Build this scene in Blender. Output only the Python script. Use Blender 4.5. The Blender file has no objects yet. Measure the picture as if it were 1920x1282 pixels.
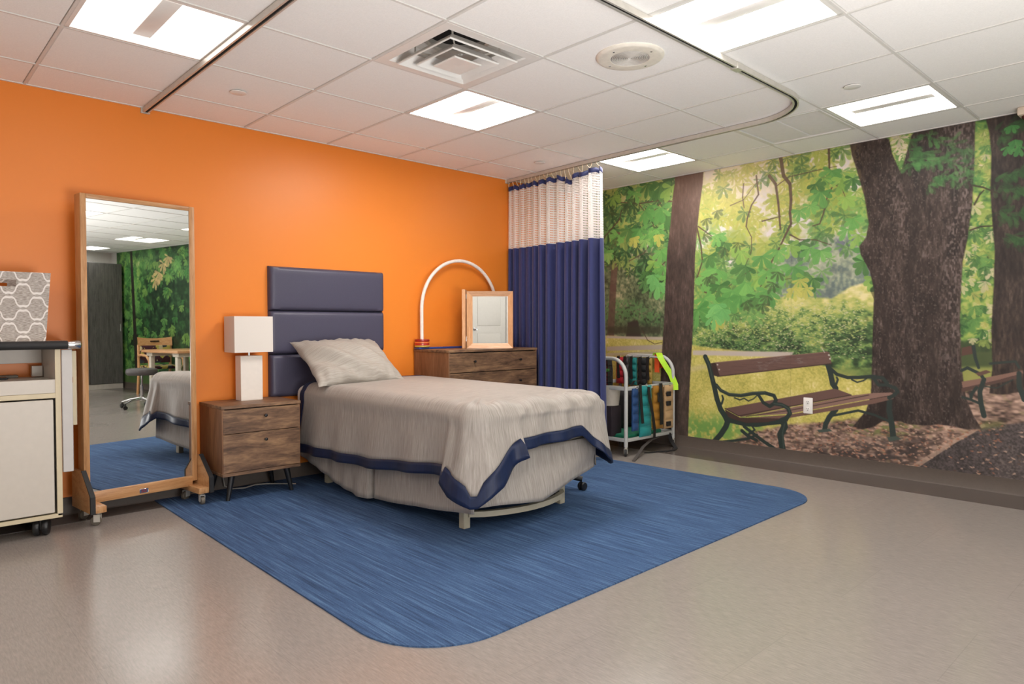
import bpy, bmesh, math, random
import numpy as np
from mathutils import Vector, Matrix

sc = bpy.context.scene
C = sc.collection
PI = math.pi
R = math.radians
random.seed(4)

# ---------------------------------------------------------------- camera, world, exposure
cam_data = bpy.data.cameras.new('camera')
cam = bpy.data.objects.new('camera', cam_data)
C.objects.link(cam)
yaw, pitch, roll = 0.8156, -0.0228, -0.0019
fw = Vector((math.cos(yaw)*math.cos(pitch), math.sin(yaw)*math.cos(pitch), math.sin(pitch)))
rt0 = Vector((math.sin(yaw), -math.cos(yaw), 0))
up0 = rt0.cross(fw)
rt = rt0*math.cos(roll)+up0*math.sin(roll)
up = up0*math.cos(roll)-rt0*math.sin(roll)
m = Matrix((rt, up, -fw)).transposed().to_4x4()
m.translation = Vector((-5.3123, -4.6236, 1.0823))
cam.matrix_world = m
cam_data.sensor_fit = 'HORIZONTAL'
cam_data.sensor_width = 36
cam_data.lens = 24.06
cam_data.clip_start = 0.05
sc.camera = cam

world = bpy.data.worlds.new('world')
sc.world = world
world.use_nodes = True
world.node_tree.nodes['Background'].inputs[0].default_value = (.9, .93, 1, 1)
world.node_tree.nodes['Background'].inputs[1].default_value = 1.0
sc.view_settings.view_transform = 'Standard'
sc.view_settings.look = 'None'
sc.view_settings.exposure = 0.1
sc.view_settings.gamma = 1
sc.view_settings.use_curve_mapping = False
sc.cycles.max_bounces = 10
sc.cycles.diffuse_bounces = 6
sc.cycles.transparent_max_bounces = 24

# added soft fill lights, low behind the camera, to brighten ceiling and walls
for lx, ly, lz, aim, size, watts in [(-4.1, -5.3, 0.5, (0.06, 0.3, 0.95), (1.4, 1.4), 115), (-4.0, -7.5, 0.5, (0.05, 0.3, 0.95), (2.0, 1.4), 65)]:
    ld = bpy.data.lights.new('fill_light', 'AREA'); ld.shape = 'RECTANGLE'; ld.size, ld.size_y = size; ld.energy = watts
    ld.color = (1, .98, .96)
    lo_ = bpy.data.objects.new('fill_light', ld); C.objects.link(lo_)
    lo_.location = (lx, ly, lz)
    lo_.rotation_euler = Vector(aim).to_track_quat('-Z', 'Y').to_euler()

CEIL = 2.4235
XL, YB = -7.1, -9.2          # left wall, wall behind the camera

# ---------------------------------------------------------------- helpers: meshes and objects
def lin(c):
    return tuple(((v/255.)/12.92 if v/255. <= .04045 else ((v/255.+.055)/1.055)**2.4) for v in c)

KEEP = []
def obj(name, bm, mat=None, parent=None, smooth=True, angle=40):
    if isinstance(bm, bmesh.types.BMesh):
        if any(k is bm for k in KEEP): KEEP.clear()          # its faces are already wound as they should be
        else: bmesh.ops.recalc_face_normals(bm, faces=bm.faces[:])
        me = bpy.data.meshes.new(name); bm.to_mesh(me); bm.free()
    else:
        me = bm
    o = bpy.data.objects.new(name, me); C.objects.link(o)
    if mat is not None:
        for k in (mat if isinstance(mat, (list, tuple)) else [mat]): me.materials.append(k)
    if smooth and len(me.polygons):
        me.polygons.foreach_set('use_smooth', [True]*len(me.polygons))
        me.set_sharp_from_angle(angle=R(angle))
    if parent is not None: o.parent = parent
    return o

def tag(o, label, cat, group=None, kind=None):
    o['label'] = label; o['category'] = cat
    if group: o['group'] = group
    if kind: o['kind'] = kind
    return o

def thing(name, label, cat, loc=(0, 0, 0), rz=0, group=None):
    o = bpy.data.objects.new(name, None); C.objects.link(o)
    o.location = loc; o.rotation_euler = (0, 0, rz); o.empty_display_size = .1
    return tag(o, label, cat, group)

def struct(name, bm, mat, parent=None, **k):
    o = obj(name, bm, mat, parent, **k)
    if parent is None: o['kind'] = 'structure'
    return o

def copy_tree(o, parent=None):
    c = o.copy(); C.objects.link(c); c.parent = parent
    for ch in list(o.children): copy_tree(ch, c)
    return c

def new(): return bmesh.new()

def box(bm, lo, hi, bev=0.0, seg=1, M=None):
    lo, hi = Vector(lo), Vector(hi)
    g = bmesh.ops.create_cube(bm, size=1)
    vs = g['verts']
    for v in vs:
        v.co = Vector(((lo.x+hi.x)/2+v.co.x*(hi.x-lo.x), (lo.y+hi.y)/2+v.co.y*(hi.y-lo.y), (lo.z+hi.z)/2+v.co.z*(hi.z-lo.z)))
    if bev > 0:
        es = {e for v in vs for e in v.link_edges}
        r = bmesh.ops.bevel(bm, geom=list(es), offset=bev, segments=seg, profile=.5, affect='EDGES')
        vs = list({v for f in r['faces'] for v in f.verts} | {v for v in vs if v.is_valid})
    if M is not None: bmesh.ops.transform(bm, matrix=M, verts=[v for v in vs if v.is_valid])
    return bm

def rbox(lo, hi, bev=0.0, seg=2): return box(new(), lo, hi, bev, seg)

def tube(bm, pts, rad, seg=10, cap=True, square=False, closed=False):
    pts = [Vector(p) for p in pts]
    n = len(pts); rings = []
    rads = rad if isinstance(rad, (list, tuple)) else [rad]*n
    prev = None
    for i, p in enumerate(pts):
        a = pts[(i-1) % n] if (i > 0 or closed) else pts[i]
        b = pts[(i+1) % n] if (i < n-1 or closed) else pts[i]
        t = (b-a).normalized()
        if prev is None:
            h = Vector((0, 0, 1)) if abs(t.z) < .9 else Vector((1, 0, 0))
            u = t.cross(h).normalized()
        else:
            u = (prev-t*prev.dot(t))
            u = u.normalized() if u.length > 1e-6 else prev
        prev = u; w = t.cross(u)
        ring = []
        for k in range(seg):
            an = 2*PI*(k+.5)/seg if not square else PI/4+PI/2*k
            q = rads[i]*(math.sqrt(2) if square else 1)
            ring.append(bm.verts.new(p+(u*math.cos(an)+w*math.sin(an))*q))
        rings.append(ring)
    m_ = 4 if square else seg
    for i in range(n if closed else n-1):
        a, b = rings[i], rings[(i+1) % n]
        for k in range(m_):
            bm.faces.new((a[k], a[(k+1) % m_], b[(k+1) % m_], b[k]))
    if cap and not closed:
        bm.faces.new(rings[0][::-1][:m_] if not square else rings[0][::-1]); bm.faces.new(rings[-1])
    return bm

def sqtube(bm, pts, half): return tube(bm, pts, half, 4, True, True)

def lathe(bm, prof, c=(0, 0, 0), seg=24, axis='z', cap=True):
    c = Vector(c); rings = []
    def P(r, h, a):
        x, y = r*math.cos(a), r*math.sin(a)
        v = {'z': (x, y, h), 'x': (h, x, y), 'y': (x, h, y)}[axis]
        return c+Vector(v)
    for r, h in prof:
        rings.append([bm.verts.new(P(max(r, 1e-4), h, 2*PI*k/seg)) for k in range(seg)])
    for a, b in zip(rings, rings[1:]):
        for k in range(seg): bm.faces.new((a[k], a[(k+1) % seg], b[(k+1) % seg], b[k]))
    if cap:
        bm.faces.new(rings[0][::-1]); bm.faces.new(rings[-1])
    return bm

def prism(bm, pts, h0, h1, axis='z'):
    def P(a, b, h): return Vector({'z': (a, b, h), 'x': (h, a, b), 'y': (a, h, b)}[axis])
    A = [bm.verts.new(P(a, b, h0)) for a, b in pts]; B = [bm.verts.new(P(a, b, h1)) for a, b in pts]
    n = len(pts)
    bm.faces.new(A[::-1]); bm.faces.new(B)
    for i in range(n): bm.faces.new((A[i], A[(i+1) % n], B[(i+1) % n], B[i]))
    return bm

def grid_mesh(rows, bm=None, close=False):
    bm = bm or new()
    V = [[bm.verts.new(p) for p in r] for r in rows]
    for a, b in zip(V, V[1:]):
        n = len(a)
        for k in range(n if close else n-1):
            bm.faces.new((a[k], a[(k+1) % n], b[(k+1) % n], b[k]))
    return bm

def smoothstep(a, b, x):
    t = min(1, max(0, (x-a)/(b-a))); return t*t*(3-2*t)

def interp(x, xs, ys):
    return float(np.interp(x, xs, ys))

# ---------------------------------------------------------------- helpers: materials
def nodes_of(name):
    mt = bpy.data.materials.new(name); mt.use_nodes = True
    nt = mt.node_tree
    return mt, nt, nt.nodes['Principled BSDF']

def add(nt, kind, **kw):
    n = nt.nodes.new(kind)
    for k, v in kw.items():
        if k.startswith('i_'): n.inputs[k[2:].replace('_', ' ')].default_value = v
        else: setattr(n, k, v)
    return n

def mat(name, col, rough=.5, var=.06, scale=30, metal=0, bump=0, stretch=(1, 1, 1), spec=.5, coat=0, seed=0, sheen=0):
    """plain surface whose colour wanders a little with a noise texture"""
    mt, nt, b = nodes_of(name)
    tc = add(nt, 'ShaderNodeTexCoord'); mp = add(nt, 'ShaderNodeMapping')
    mp.inputs['Scale'].default_value = stretch; mp.inputs['Location'].default_value = (seed, seed*.7, 0)
    nt.links.new(tc.outputs['Object'], mp.inputs[0])
    nz = add(nt, 'ShaderNodeTexNoise', i_Scale=scale, i_Detail=4.0)
    nt.links.new(mp.outputs[0], nz.inputs['Vector'])
    rp = add(nt, 'ShaderNodeValToRGB')
    c = lin(col)
    rp.color_ramp.elements[0].position = .3; rp.color_ramp.elements[1].position = .7
    rp.color_ramp.elements[0].color = [max(0, v*(1-var)) for v in c]+[1]
    rp.color_ramp.elements[1].color = [min(1, v*(1+var)) for v in c]+[1]
    nt.links.new(nz.outputs['Fac'], rp.inputs[0]); nt.links.new(rp.outputs[0], b.inputs['Base Color'])
    b.inputs['Roughness'].default_value = rough; b.inputs['Metallic'].default_value = metal
    b.inputs['Specular IOR Level'].default_value = spec
    if coat: b.inputs['Coat Weight'].default_value = coat; b.inputs['Coat Roughness'].default_value = .15
    if sheen: b.inputs['Sheen Weight'].default_value = sheen
    if bump:
        bp_ = add(nt, 'ShaderNodeBump', i_Strength=bump, i_Distance=.002)
        nt.links.new(nz.outputs['Fac'], bp_.inputs['Height']); nt.links.new(bp_.outputs[0], b.inputs['Normal'])
    return mt

def wood(name, dark, mid, light, stretch=(1.2, 14, 14), rough=.45, scale=3.0, fine=.5, bump=.15):
    """streaky grain; the small number in stretch is the direction the grain runs"""
    mt, nt, b = nodes_of(name)
    tc = add(nt, 'ShaderNodeTexCoord'); mp = add(nt, 'ShaderNodeMapping'); mp.inputs['Scale'].default_value = stretch
    nt.links.new(tc.outputs['Object'], mp.inputs[0])
    n1 = add(nt, 'ShaderNodeTexNoise', i_Scale=scale, i_Detail=6.0, i_Roughness=.65, i_Distortion=.6)
    n2 = add(nt, 'ShaderNodeTexNoise', i_Scale=scale*6, i_Detail=3.0)
    for n in (n1, n2): nt.links.new(mp.outputs[0], n.inputs['Vector'])
    mx = add(nt, 'ShaderNodeMath', operation='MULTIPLY_ADD'); mx.inputs[1].default_value = fine*.5
    nt.links.new(n2.outputs['Fac'], mx.inputs[0])
    sb = add(nt, 'ShaderNodeMath', operation='MULTIPLY'); sb.inputs[1].default_value = 1-fine*.5
    nt.links.new(n1.outputs['Fac'], sb.inputs[0]); nt.links.new(sb.outputs[0], mx.inputs[2])
    rp = add(nt, 'ShaderNodeValToRGB'); e = rp.color_ramp.elements
    e[0].position = .34; e[0].color = lin(dark)+(1,); e[1].position = .66; e[1].color = lin(light)+(1,)
    k = e.new(.5); k.color = lin(mid)+(1,)
    nt.links.new(mx.outputs[0], rp.inputs[0]); nt.links.new(rp.outputs[0], b.inputs['Base Color'])
    b.inputs['Roughness'].default_value = rough
    bp_ = add(nt, 'ShaderNodeBump', i_Strength=bump, i_Distance=.0015)
    nt.links.new(mx.outputs[0], bp_.inputs['Height']); nt.links.new(bp_.outputs[0], b.inputs['Normal'])
    return mt

def fabric(name, dark, light, along=(300, 12), rough=.75, sheen=.2, bump=.25, weave=900):
    """slubby woven cloth; threads run along UV v, colour changes quickly along u"""
    mt, nt, b = nodes_of(name)
    tc = add(nt, 'ShaderNodeTexCoord'); mp = add(nt, 'ShaderNodeMapping')
    mp.inputs['Scale'].default_value = (along[0], along[1], 1)
    nt.links.new(tc.outputs['UV'], mp.inputs[0])
    n1 = add(nt, 'ShaderNodeTexNoise', i_Scale=1.0, i_Detail=3.0, i_Roughness=.7)
    nt.links.new(mp.outputs[0], n1.inputs['Vector'])
    rp = add(nt, 'ShaderNodeValToRGB'); e = rp.color_ramp.elements
    e[0].position = .28; e[0].color = lin(dark)+(1,); e[1].position = .72; e[1].color = lin(light)+(1,)
    nt.links.new(n1.outputs['Fac'], rp.inputs[0]); nt.links.new(rp.outputs[0], b.inputs['Base Color'])
    b.inputs['Roughness'].default_value = rough; b.inputs['Sheen Weight'].default_value = sheen
    b.inputs['Specular IOR Level'].default_value = .3
    bp_ = add(nt, 'ShaderNodeBump', i_Strength=bump, i_Distance=.001)
    nt.links.new(n1.outputs['Fac'], bp_.inputs['Height']); nt.links.new(bp_.outputs[0], b.inputs['Normal'])
    return mt

def emitter(name, col, strength):
    mt, nt, b = nodes_of(name)
    b.inputs['Base Color'].default_value = (.9, .9, .9, 1)
    b.inputs['Emission Color'].default_value = lin(col)+(1,)
    b.inputs['Emission Strength'].default_value = strength
    return mt

def glassy_mirror(name):
    mt, nt, b = nodes_of(name)
    b.inputs['Base Color'].default_value = (.82, .84, .83, 1); b.inputs['Metallic'].default_value = 1
    b.inputs['Roughness'].default_value = 0.01
    return mt

M = {}
M['white_paint'] = mat('white_paint', (226, 224, 220), .5, .03)
M['tile'] = mat('tile', (247, 246, 244), .9, .035, 160, bump=.25)
M['grid_white'] = mat('grid_white', (222, 220, 216), .5, .02)
M['plenum'] = mat('plenum', (60, 58, 56), .9)
M['lens'] = emitter('lens', (255, 250, 245), 6.5)
M['lens_end'] = emitter('lens_end', (255, 246, 236), 6.5*.5)
M['white_metal'] = mat('white_metal', (232, 230, 226), .35, .02)
M['aluminium'] = mat('aluminium', (206, 202, 194), .34, .05, metal=.45)
M['chrome'] = mat('chrome', (210, 210, 212), .12, .02, metal=1)
M['black_plastic'] = mat('black_plastic', (26, 26, 28), .38, .1)
M['black_rubber'] = mat('black_rubber', (34, 34, 36), .65, .1)
M['dark_hole'] = mat('dark_hole', (14, 13, 13), .9)
M['mirror'] = glassy_mirror('mirror')

# ---------------------------------------------------------------- mural print
# The wall print is painted with numpy in wall metres (u along the wall from the corner, v up) and
# stored as a colour attribute on the print's own mesh.
PPM = 500
class Sheet:
    def __init__(s, u0, u1, v0, v1, ppm, seed):
        s.u0, s.v1, s.ppm = u0, v1, ppm
        s.W, s.H = int(round((u1-u0)*ppm)), int(round((v1-v0)*ppm))
        s.a = np.zeros((s.H, s.W, 3), np.float32)
        s.r = np.random.RandomState(seed)
        s.U = (u0+(np.arange(s.W)+.5)/ppm)[None, :].astype(np.float32)
        s.V = (v1-(np.arange(s.H)+.5)/ppm)[:, None].astype(np.float32)
    def noise(s, cu, cv=None, seed=None):
        cv = cv or cu
        r = s.r if seed is None else np.random.RandomState(seed)
        nx, ny = max(1.0, cu*s.ppm), max(1.0, cv*s.ppm)
        gx, gy = int(s.W/nx)+3, int(s.H/ny)+3
        g = r.rand(gy, gx).astype(np.float32)
        x = np.arange(s.W)/nx; y = np.arange(s.H)/ny
        xi, yi = x.astype(int), y.astype(int)
        fx = (x-xi).astype(np.float32); fy = (y-yi).astype(np.float32)
        fx = fx*fx*(3-2*fx); fy = (fy*fy*(3-2*fy))[:, None]
        rows = g[:, xi]*(1-fx)+g[:, xi+1]*fx
        return rows[yi]*(1-fy)+rows[yi+1]*fy
    def fbm(s, c, n=4, asp=1.0, gain=.55):
        t = 0; w = 1; k = 0
        for i in range(n):
            t = t+w*s.noise(c*asp, c); k += w; w *= gain; c /= 2
        t = t/k
        return np.clip((t-.5)*1.7+.5, 0, 1)
    def ramp(s, t, stops):
        xs = [p for p, c in stops]
        return np.stack([np.interp(t, xs, [c[k]/255. for p, c in stops]) for k in range(3)], -1).astype(np.float32)
    def box(s, pts, pad=0):
        us = [p[0] for p in pts]; vs = [p[1] for p in pts]
        x0 = max(0, int((min(us)-pad-s.u0)*s.ppm)-1); x1 = min(s.W, int((max(us)+pad-s.u0)*s.ppm)+2)
        y0 = max(0, int((s.v1-max(vs)-pad)*s.ppm)-1); y1 = min(s.H, int((s.v1-min(vs)+pad)*s.ppm)+2)
        return (x0, x1, y0, y1) if x1 > x0 and y1 > y0 else None
    def inside(s, pts, b):
        x0, x1, y0, y1 = b
        U = s.U[:, x0:x1]; V = s.V[y0:y1]
        m = np.zeros((y1-y0, x1-x0), bool)
        n = len(pts)
        for i in range(n):
            (ax, ay), (bx_, by_) = pts[i], pts[(i+1) % n]
            if ay == by_: continue
            c = (ay > V) != (by_ > V)
            m ^= c & (U < (bx_-ax)*(V-ay)/(by_-ay)+ax)
        return m
    def put(s, b, m, col, alpha=1.0):
        x0, x1, y0, y1 = b
        t = s.a[y0:y1, x0:x1]
        c = np.asarray(col, np.float32)
        if c.ndim == 3: c = c[y0:y1, x0:x1]
        else: c = c/255.
        k = (m*alpha)[..., None].astype(np.float32)
        t += (c-t)*k
    def poly(s, pts, col, alpha=1.0):
        b = s.box(pts)
        if b: s.put(b, s.inside(pts, b), col, alpha)
    def soft(s, pts, blur):                       # full-size soft mask of a polygon
        m = np.zeros((s.H, s.W), np.float32); b = s.box(pts)
        if b: m[b[2]:b[3], b[0]:b[1]] = s.inside(pts, b)
        return s.blur(m, blur)
    def blur(s, m, d):
        k = max(1, int(d*s.ppm/2))
        for ax in (0, 1):
            for _ in range(2):
                p = np.concatenate([np.repeat(m.take([0], ax), k+1, ax), m, np.repeat(m.take([-1], ax), k, ax)], ax)
                c = np.cumsum(p, ax, dtype=np.float64)
                n = m.shape[ax]
                m = ((c.take(range(2*k+1, 2*k+1+n), ax)-c.take(range(0, n), ax))/(2*k+1)).astype(np.float32)
        return m
    def full(s, m, col, alpha=1.0):
        s.put((0, s.W, 0, s.H), m, col, alpha)
    def line(s, pts, w0, w1, col, alpha=1.0):
        n = len(pts)-1
        for i in range(n):
            (ax, ay), (cx, cy) = pts[i], pts[i+1]
            wa = w0+(w1-w0)*i/n; wb = w0+(w1-w0)*(i+1)/n
            b = s.box([pts[i], pts[i+1]], max(wa, wb))
            if not b: continue
            x0, x1, y0, y1 = b
            dx, dy = cx-ax, cy-ay; L = dx*dx+dy*dy+1e-12
            t = np.clip(((s.U[:, x0:x1]-ax)*dx+(s.V[y0:y1]-ay)*dy)/L, 0, 1)
            d = np.hypot(s.U[:, x0:x1]-ax-t*dx, s.V[y0:y1]-ay-t*dy)
            w = (wa+(wb-wa)*t)/2
            s.put(b, np.clip((w-d)*s.ppm+.5, 0, 1), col, alpha)
    def leaflet(s, cx, cy, ang, L, w, col, alpha=1.0, rib=None):
        prof = ((0, .04), (.25, .22), (.5, .4), (.7, .5), (.85, .42), (.95, .2), (1, 0))
        ca, sa = math.cos(ang), math.sin(ang)
        up = [(cx+L*t*ca-w*h*sa, cy+L*t*sa+w*h*ca) for t, h in prof]
        dn = [(cx+L*t*ca+w*h*sa, cy+L*t*sa-w*h*ca) for t, h in prof[::-1]]
        s.poly(up+dn, col, alpha)
        if rib is not None:
            s.line([(cx, cy), (cx+L*.9*ca, cy+L*.9*sa)], .003, .0015, rib, .55*alpha)
    def palm(s, cx, cy, L, ang, col, n=6, fan=4.2, alpha=1.0, jit=14, wid=.42):
        r = s.r
        for k in range(n):
            a = ang+fan*(k/(n-1)-.5)+r.uniform(-.12, .12)
            l = L*(1-.35*abs(k/(n-1)-.5)*2)*r.uniform(.85, 1.1)
            d = r.uniform(-jit, jit)
            c = [min(255, max(0, v+d*q)) for v, q in zip(col, (1.1, 1, .5))]
            s.leaflet(cx, cy, a, l, l*wid*r.uniform(.55, 1), c, alpha, [v*.82 for v in c])
    def pooled(s):
        h, w = s.H//2*2, s.W//2*2
        a = s.a[:h, :w]
        return (a[0::2, 0::2]+a[1::2, 0::2]+a[0::2, 1::2]+a[1::2, 1::2])/4

def in_poly(p, pts):
    c = False; n = len(pts); x, y = p
    for i in range(n):
        (ax, ay), (bx_, by_) = pts[i], pts[(i+1) % n]
        if (ay > y) != (by_ > y) and x < (bx_-ax)*(y-ay)/(by_-ay)+ax: c = not c
    return c

def paint_park():
    s = Sheet(0, 4.2, .06, 2.42, PPM, 7); r = s.r; U, V = s.U, s.V
    one = np.ones((s.H, s.W), np.float32)
    # far light and sky between the crowns
    big = s.fbm(.5, 4)
    s.a[:] = s.ramp(big*.7+.3*s.fbm(.06, 3), [(0, (96, 128, 62)), (.35, (138, 160, 66)), (.6, (172, 178, 84)), (.8, (196, 190, 140)), (1, (214, 206, 186))])
    sun = np.exp(-(((U-1.75)/.62)**2+((V-2.36)/.42)**2))
    s.full(sun, (226, 214, 190), .75)
    # sky patches
    gaps = list(zip([(1.998,2.291),(1.791,2.236),(1.469,2.398),(2.598,2.313),(2.341,2.358),(1.954,2.082),(2.024,1.859),(2.657,2.107),(1.623,1.901),(1.420,1.829),(1.674,1.604),(2.283,1.894),(2.264,1.627),(2.623,1.678),(2.469,1.449),(0.833,1.834)], (.13,.08,.1,.12,.07,.13,.1,.09,.09,.13,.08,.12,.24,.22,.2,.1)))
    for c, rad in gaps:
        m = np.exp(-(((U-c[0])/rad)**2+((V-c[1])/rad)**2)*1.3)
        s.full(np.clip(m*2.2*(s.fbm(.05, 3)+.1)-.35, 0, 1), (216, 206, 204))
    # hazy blue-green woods in the middle distance
    hz = s.soft([(2.048,1.600),(2.263,1.730),(2.506,1.749),(2.753,1.745),(2.844,1.583),(2.849,1.122),(2.511,1.165),(2.006,1.129),(1.914,1.304)], .05)
    t = s.fbm(.14, 3)*.6+s.fbm(.02, 2)*.4
    s.full(hz, s.ramp(t, [(0, (92, 104, 106)), (.4, (116, 132, 120)), (.62, (150, 160, 132)), (1, (186, 186, 160))]))
    bl = s.soft([(2.526,1.735),(2.660,1.714),(2.661,1.596),(2.604,1.601),(2.566,1.624)], .025)
    s.full(bl*(s.fbm(.03, 2) > .42), (96, 100, 120), .8)
    dk = s.soft([(2.449,1.532),(2.624,1.560),(2.663,1.439),(2.510,1.306),(2.390,1.351)], .06)
    s.full(dk*s.fbm(.04, 2), (84, 98, 98), .8)
    # conifer and bushes at the far left
    lf = s.soft([(0.050,1.848),(0.555,1.910),(0.951,1.775),(1.106,1.714),(1.109,0.943),(0.050,0.873)], .06)
    t = s.fbm(.16, 3)*.5+s.fbm(.022, 2)*.5
    s.full(lf, s.ramp(t, [(0, (52, 62, 46)), (.35, (80, 92, 64)), (.6, (112, 124, 86)), (.8, (140, 142, 104)), (1, (196, 180, 140))]))
    gm = s.soft([(0.086,1.333),(0.682,1.342),(1.012,1.186),(0.983,1.078),(0.620,1.140),(0.225,1.090)], .05)
    s.full(gm*(s.fbm(.02, 2) > .4), (92, 140, 76), .7)
    s.line([(0.477,1.968),(0.426,1.454),(0.375,0.617)], .07, .09, (102, 76, 66), .8)
    s.line([(0.619,1.548),(0.491,1.761),(0.772,2.039)], .012, .006, (92, 76, 60), .7)
    s.full(s.soft([(0.607,1.115),(0.720,1.139),(0.769,0.968),(0.582,0.966)], .01), (66, 58, 52))
    s.full(s.soft([(0.361,1.079),(0.983,1.078),(0.983,1.010),(0.361,1.006)], .02), (66, 66, 52), .8)
    # shrubs
    sh = s.soft([(1.264,1.135),(1.475,1.156),(1.676,1.258),(1.914,1.304),(2.181,1.317),(2.510,1.286),(2.663,1.380),(2.881,1.427),(2.889,0.663),(2.515,0.701),(2.185,0.824),(1.319,0.852)], .02)
    sh = np.clip(sh*1.5-.35+.5*(s.fbm(.04, 2)-.5), 0, 1)
    top = np.clip((V-[(2.184,0.874)][0][1])/.5, 0, 1)
    t = .45*top+.32*s.fbm(.22, 3)+.38*s.fbm(.028, 3, 1.6)
    s.full(sh, s.ramp(t, [(.14, (34, 50, 34)), (.32, (62, 92, 48)), (.46, (104, 140, 66)), (.6, (160, 172, 78)), (.78, (196, 192, 102)), (1, (222, 210, 150))]))
    for c, rx, ry, al in zip([(1.702,1.033),(2.007,0.982),(2.513,0.931),(2.742,0.928),(2.609,1.045),(2.813,1.123),(1.553,0.950)], (.11,.1,.16,.16,.09,.07,.06), (.09,.1,.09,.13,.06,.07,.06), (.75,.85,.75,.8,.6,.6,.5)):
        m = np.exp(-(((U-c[0])/rx)**2+((V-c[1])/ry)**2))
        s.full(m*np.clip(s.fbm(.02, 2, 1.6)*2.2-.55, 0, 1), (36, 54, 36), al)
    for i in range(2600):
        u = r.uniform(1.33, 2.75); v = r.uniform(.84, 1.26)
        k = (v-.84)/.42+r.uniform(-.35, .35)
        c = (84, 124, 66) if k < .25 else (130, 156, 80) if k < .6 else (184, 188, 106)
        if r.rand() < .16: c = (196, 190, 148)
        a_ = r.uniform(-.5, .5)+(math.pi if r.rand() < .5 else 0)
        b = s.box([(u, v)])
        if b and sh[b[2], b[0]] > .5: s.leaflet(u, v, a_, r.uniform(.012, .026), .009, c, .8)
    # lawn, paths
    lw = s.soft([(0.225,0.994),(1.264,0.945),(1.319,0.908),(2.185,0.841),(2.515,0.762),(2.889,0.663),(2.892,0.356),(2.518,0.357),(1.269,-0.150),(0.227,-0.033)], .012)
    t = s.fbm(.12, 3)*.5+s.fbm(.012, 2)*.5
    s.full(lw, s.ramp(t, [(0, (160, 156, 60)), (.45, (194, 182, 78)), (.75, (208, 196, 102)), (1, (224, 210, 150))]))
    s.full(s.soft([(1.319,0.866),(2.227,0.875),(2.185,0.832),(1.319,0.823)], .008), (186, 172, 160))
    s.full(s.soft([(1.298,0.719),(1.425,0.747),(1.478,0.717),(1.298,0.671)], .02), (196, 180, 138), .6)
    s.full(s.soft([(0.347,0.984),(1.012,0.981),(1.012,0.951),(0.347,0.963)], .008), (190, 174, 156))
    s.full(s.soft([(0.348,0.879),(1.013,0.912),(1.013,0.863),(0.348,0.837)], .008), (178, 164, 148))
    s.full(s.soft([(0.348,0.816),(1.013,0.854),(1.013,0.824),(0.348,0.784)], .008), (182, 168, 148), .8)
    g = s.soft([(1.240,0.301),(1.531,0.304),(1.920,0.341),(2.145,0.341),(2.012,0.263),(1.732,0.121),(1.583,0.057),(1.242,-0.058)], .1)
    s.full(g*np.clip(s.fbm(.03, 2)*1.5, 0, 1), (104, 152, 62), .95)
    g = s.soft([(2.515,0.762),(2.888,0.778),(2.888,0.694),(2.515,0.701)], .03)
    s.full(g, (112, 130, 62), .7)
    # leaf litter and asphalt
    lt = s.soft([(1.481,-0.026),(1.827,0.190),(2.189,0.303),(2.518,0.357),(2.820,0.426),(3.029,0.465),(3.470,0.698),(4.267,0.715),(4.277,0.013),(1.484,-0.539)], .035)
    t = s.fbm(.2, 3)*.4+s.fbm(.016, 2, 2.2)*.6
    s.full(np.clip(lt*1.5-.4+.5*(s.fbm(.03, 2)-.5), 0, 1), s.ramp(t, [(.15, (64, 50, 44)), (.4, (112, 88, 76)), (.62, (150, 120, 104)), (.85, (184, 150, 130)), (1, (206, 174, 152))]))
    ds = s.soft([(2.190,0.069),(2.674,0.222),(2.997,0.291),(3.228,0.319),(3.033,0.070),(2.676,0.015)], .09)
    s.full(ds*np.clip(s.fbm(.02, 2, 2)*2-.35, 0, 1), (66, 57, 55), .95)
    gg = s.soft([(2.518,0.337),(3.030,0.389),(3.228,0.392),(3.031,0.314),(2.673,0.273)], .05)
    s.full(gg*np.clip(s.fbm(.025, 2, 1.5)*2.4-1.0, 0, 1), (112, 122, 60), .9)
    asf = s.soft([(3.034,0.047),(3.165,0.171),(3.354,0.315),(3.503,0.421),(4.268,0.593),(4.277,0.013),(3.036,-0.232)], .01)
    t = s.fbm(.3, 3)*.45+s.fbm(.009, 2)*.55
    s.full(asf, s.ramp(t, [(.1, (48, 42, 42)), (.5, (76, 68, 67)), (.8, (98, 88, 86)), (1, (134, 118, 110))]))
    s.line([(3.000,0.019),(3.166,0.164),(3.323,0.301),(3.488,0.426)], .035, .02, (176, 146, 126), .75)
    s.full(s.soft([(3.458,0.434),(3.589,0.464),(3.603,0.431),(3.459,0.398)], .03), (122, 128, 62), .6)
    for i in range(1500):
        u, v = r.uniform(1.5, 4.2), r.uniform(.06, .45)
        b = s.box([(u, v)])
        if b and lt[b[2], b[0]] > .6 and r.rand() > .65*asf[b[2], b[0]]:
            c = [(170, 116, 88), (196, 160, 138), (92, 68, 56), (150, 92, 64), (186, 146, 120)][r.randint(5)]
            s.leaflet(u, v, r.uniform(-.6, .6), r.uniform(.012, .03), .011, c, .75)
    # foliage strip between the big trunk and the right trunk
    st = s.soft([(3.237,2.468),(3.536,2.470),(3.583,0.911),(3.316,0.904)], .01)
    t = s.fbm(.1, 3)*.5+s.fbm(.025, 2)*.5
    low = np.clip((1.2-V)/.35, 0, 1)
    s.full(st, s.ramp(t-.25*low, [(0, (44, 66, 40)), (.3, (74, 118, 52)), (.55, (122, 156, 58)), (.75, (160, 172, 74)), (1, (206, 190, 150))]))
    s.full(s.soft([(3.340,0.976),(3.582,0.979),(3.585,0.808),(3.342,0.797)], .02), (56, 70, 42), .85)
    s.full(s.soft([(3.342,0.797),(3.585,0.808),(3.585,0.732),(3.344,0.690)], .02), (140, 140, 66), .8)
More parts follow.
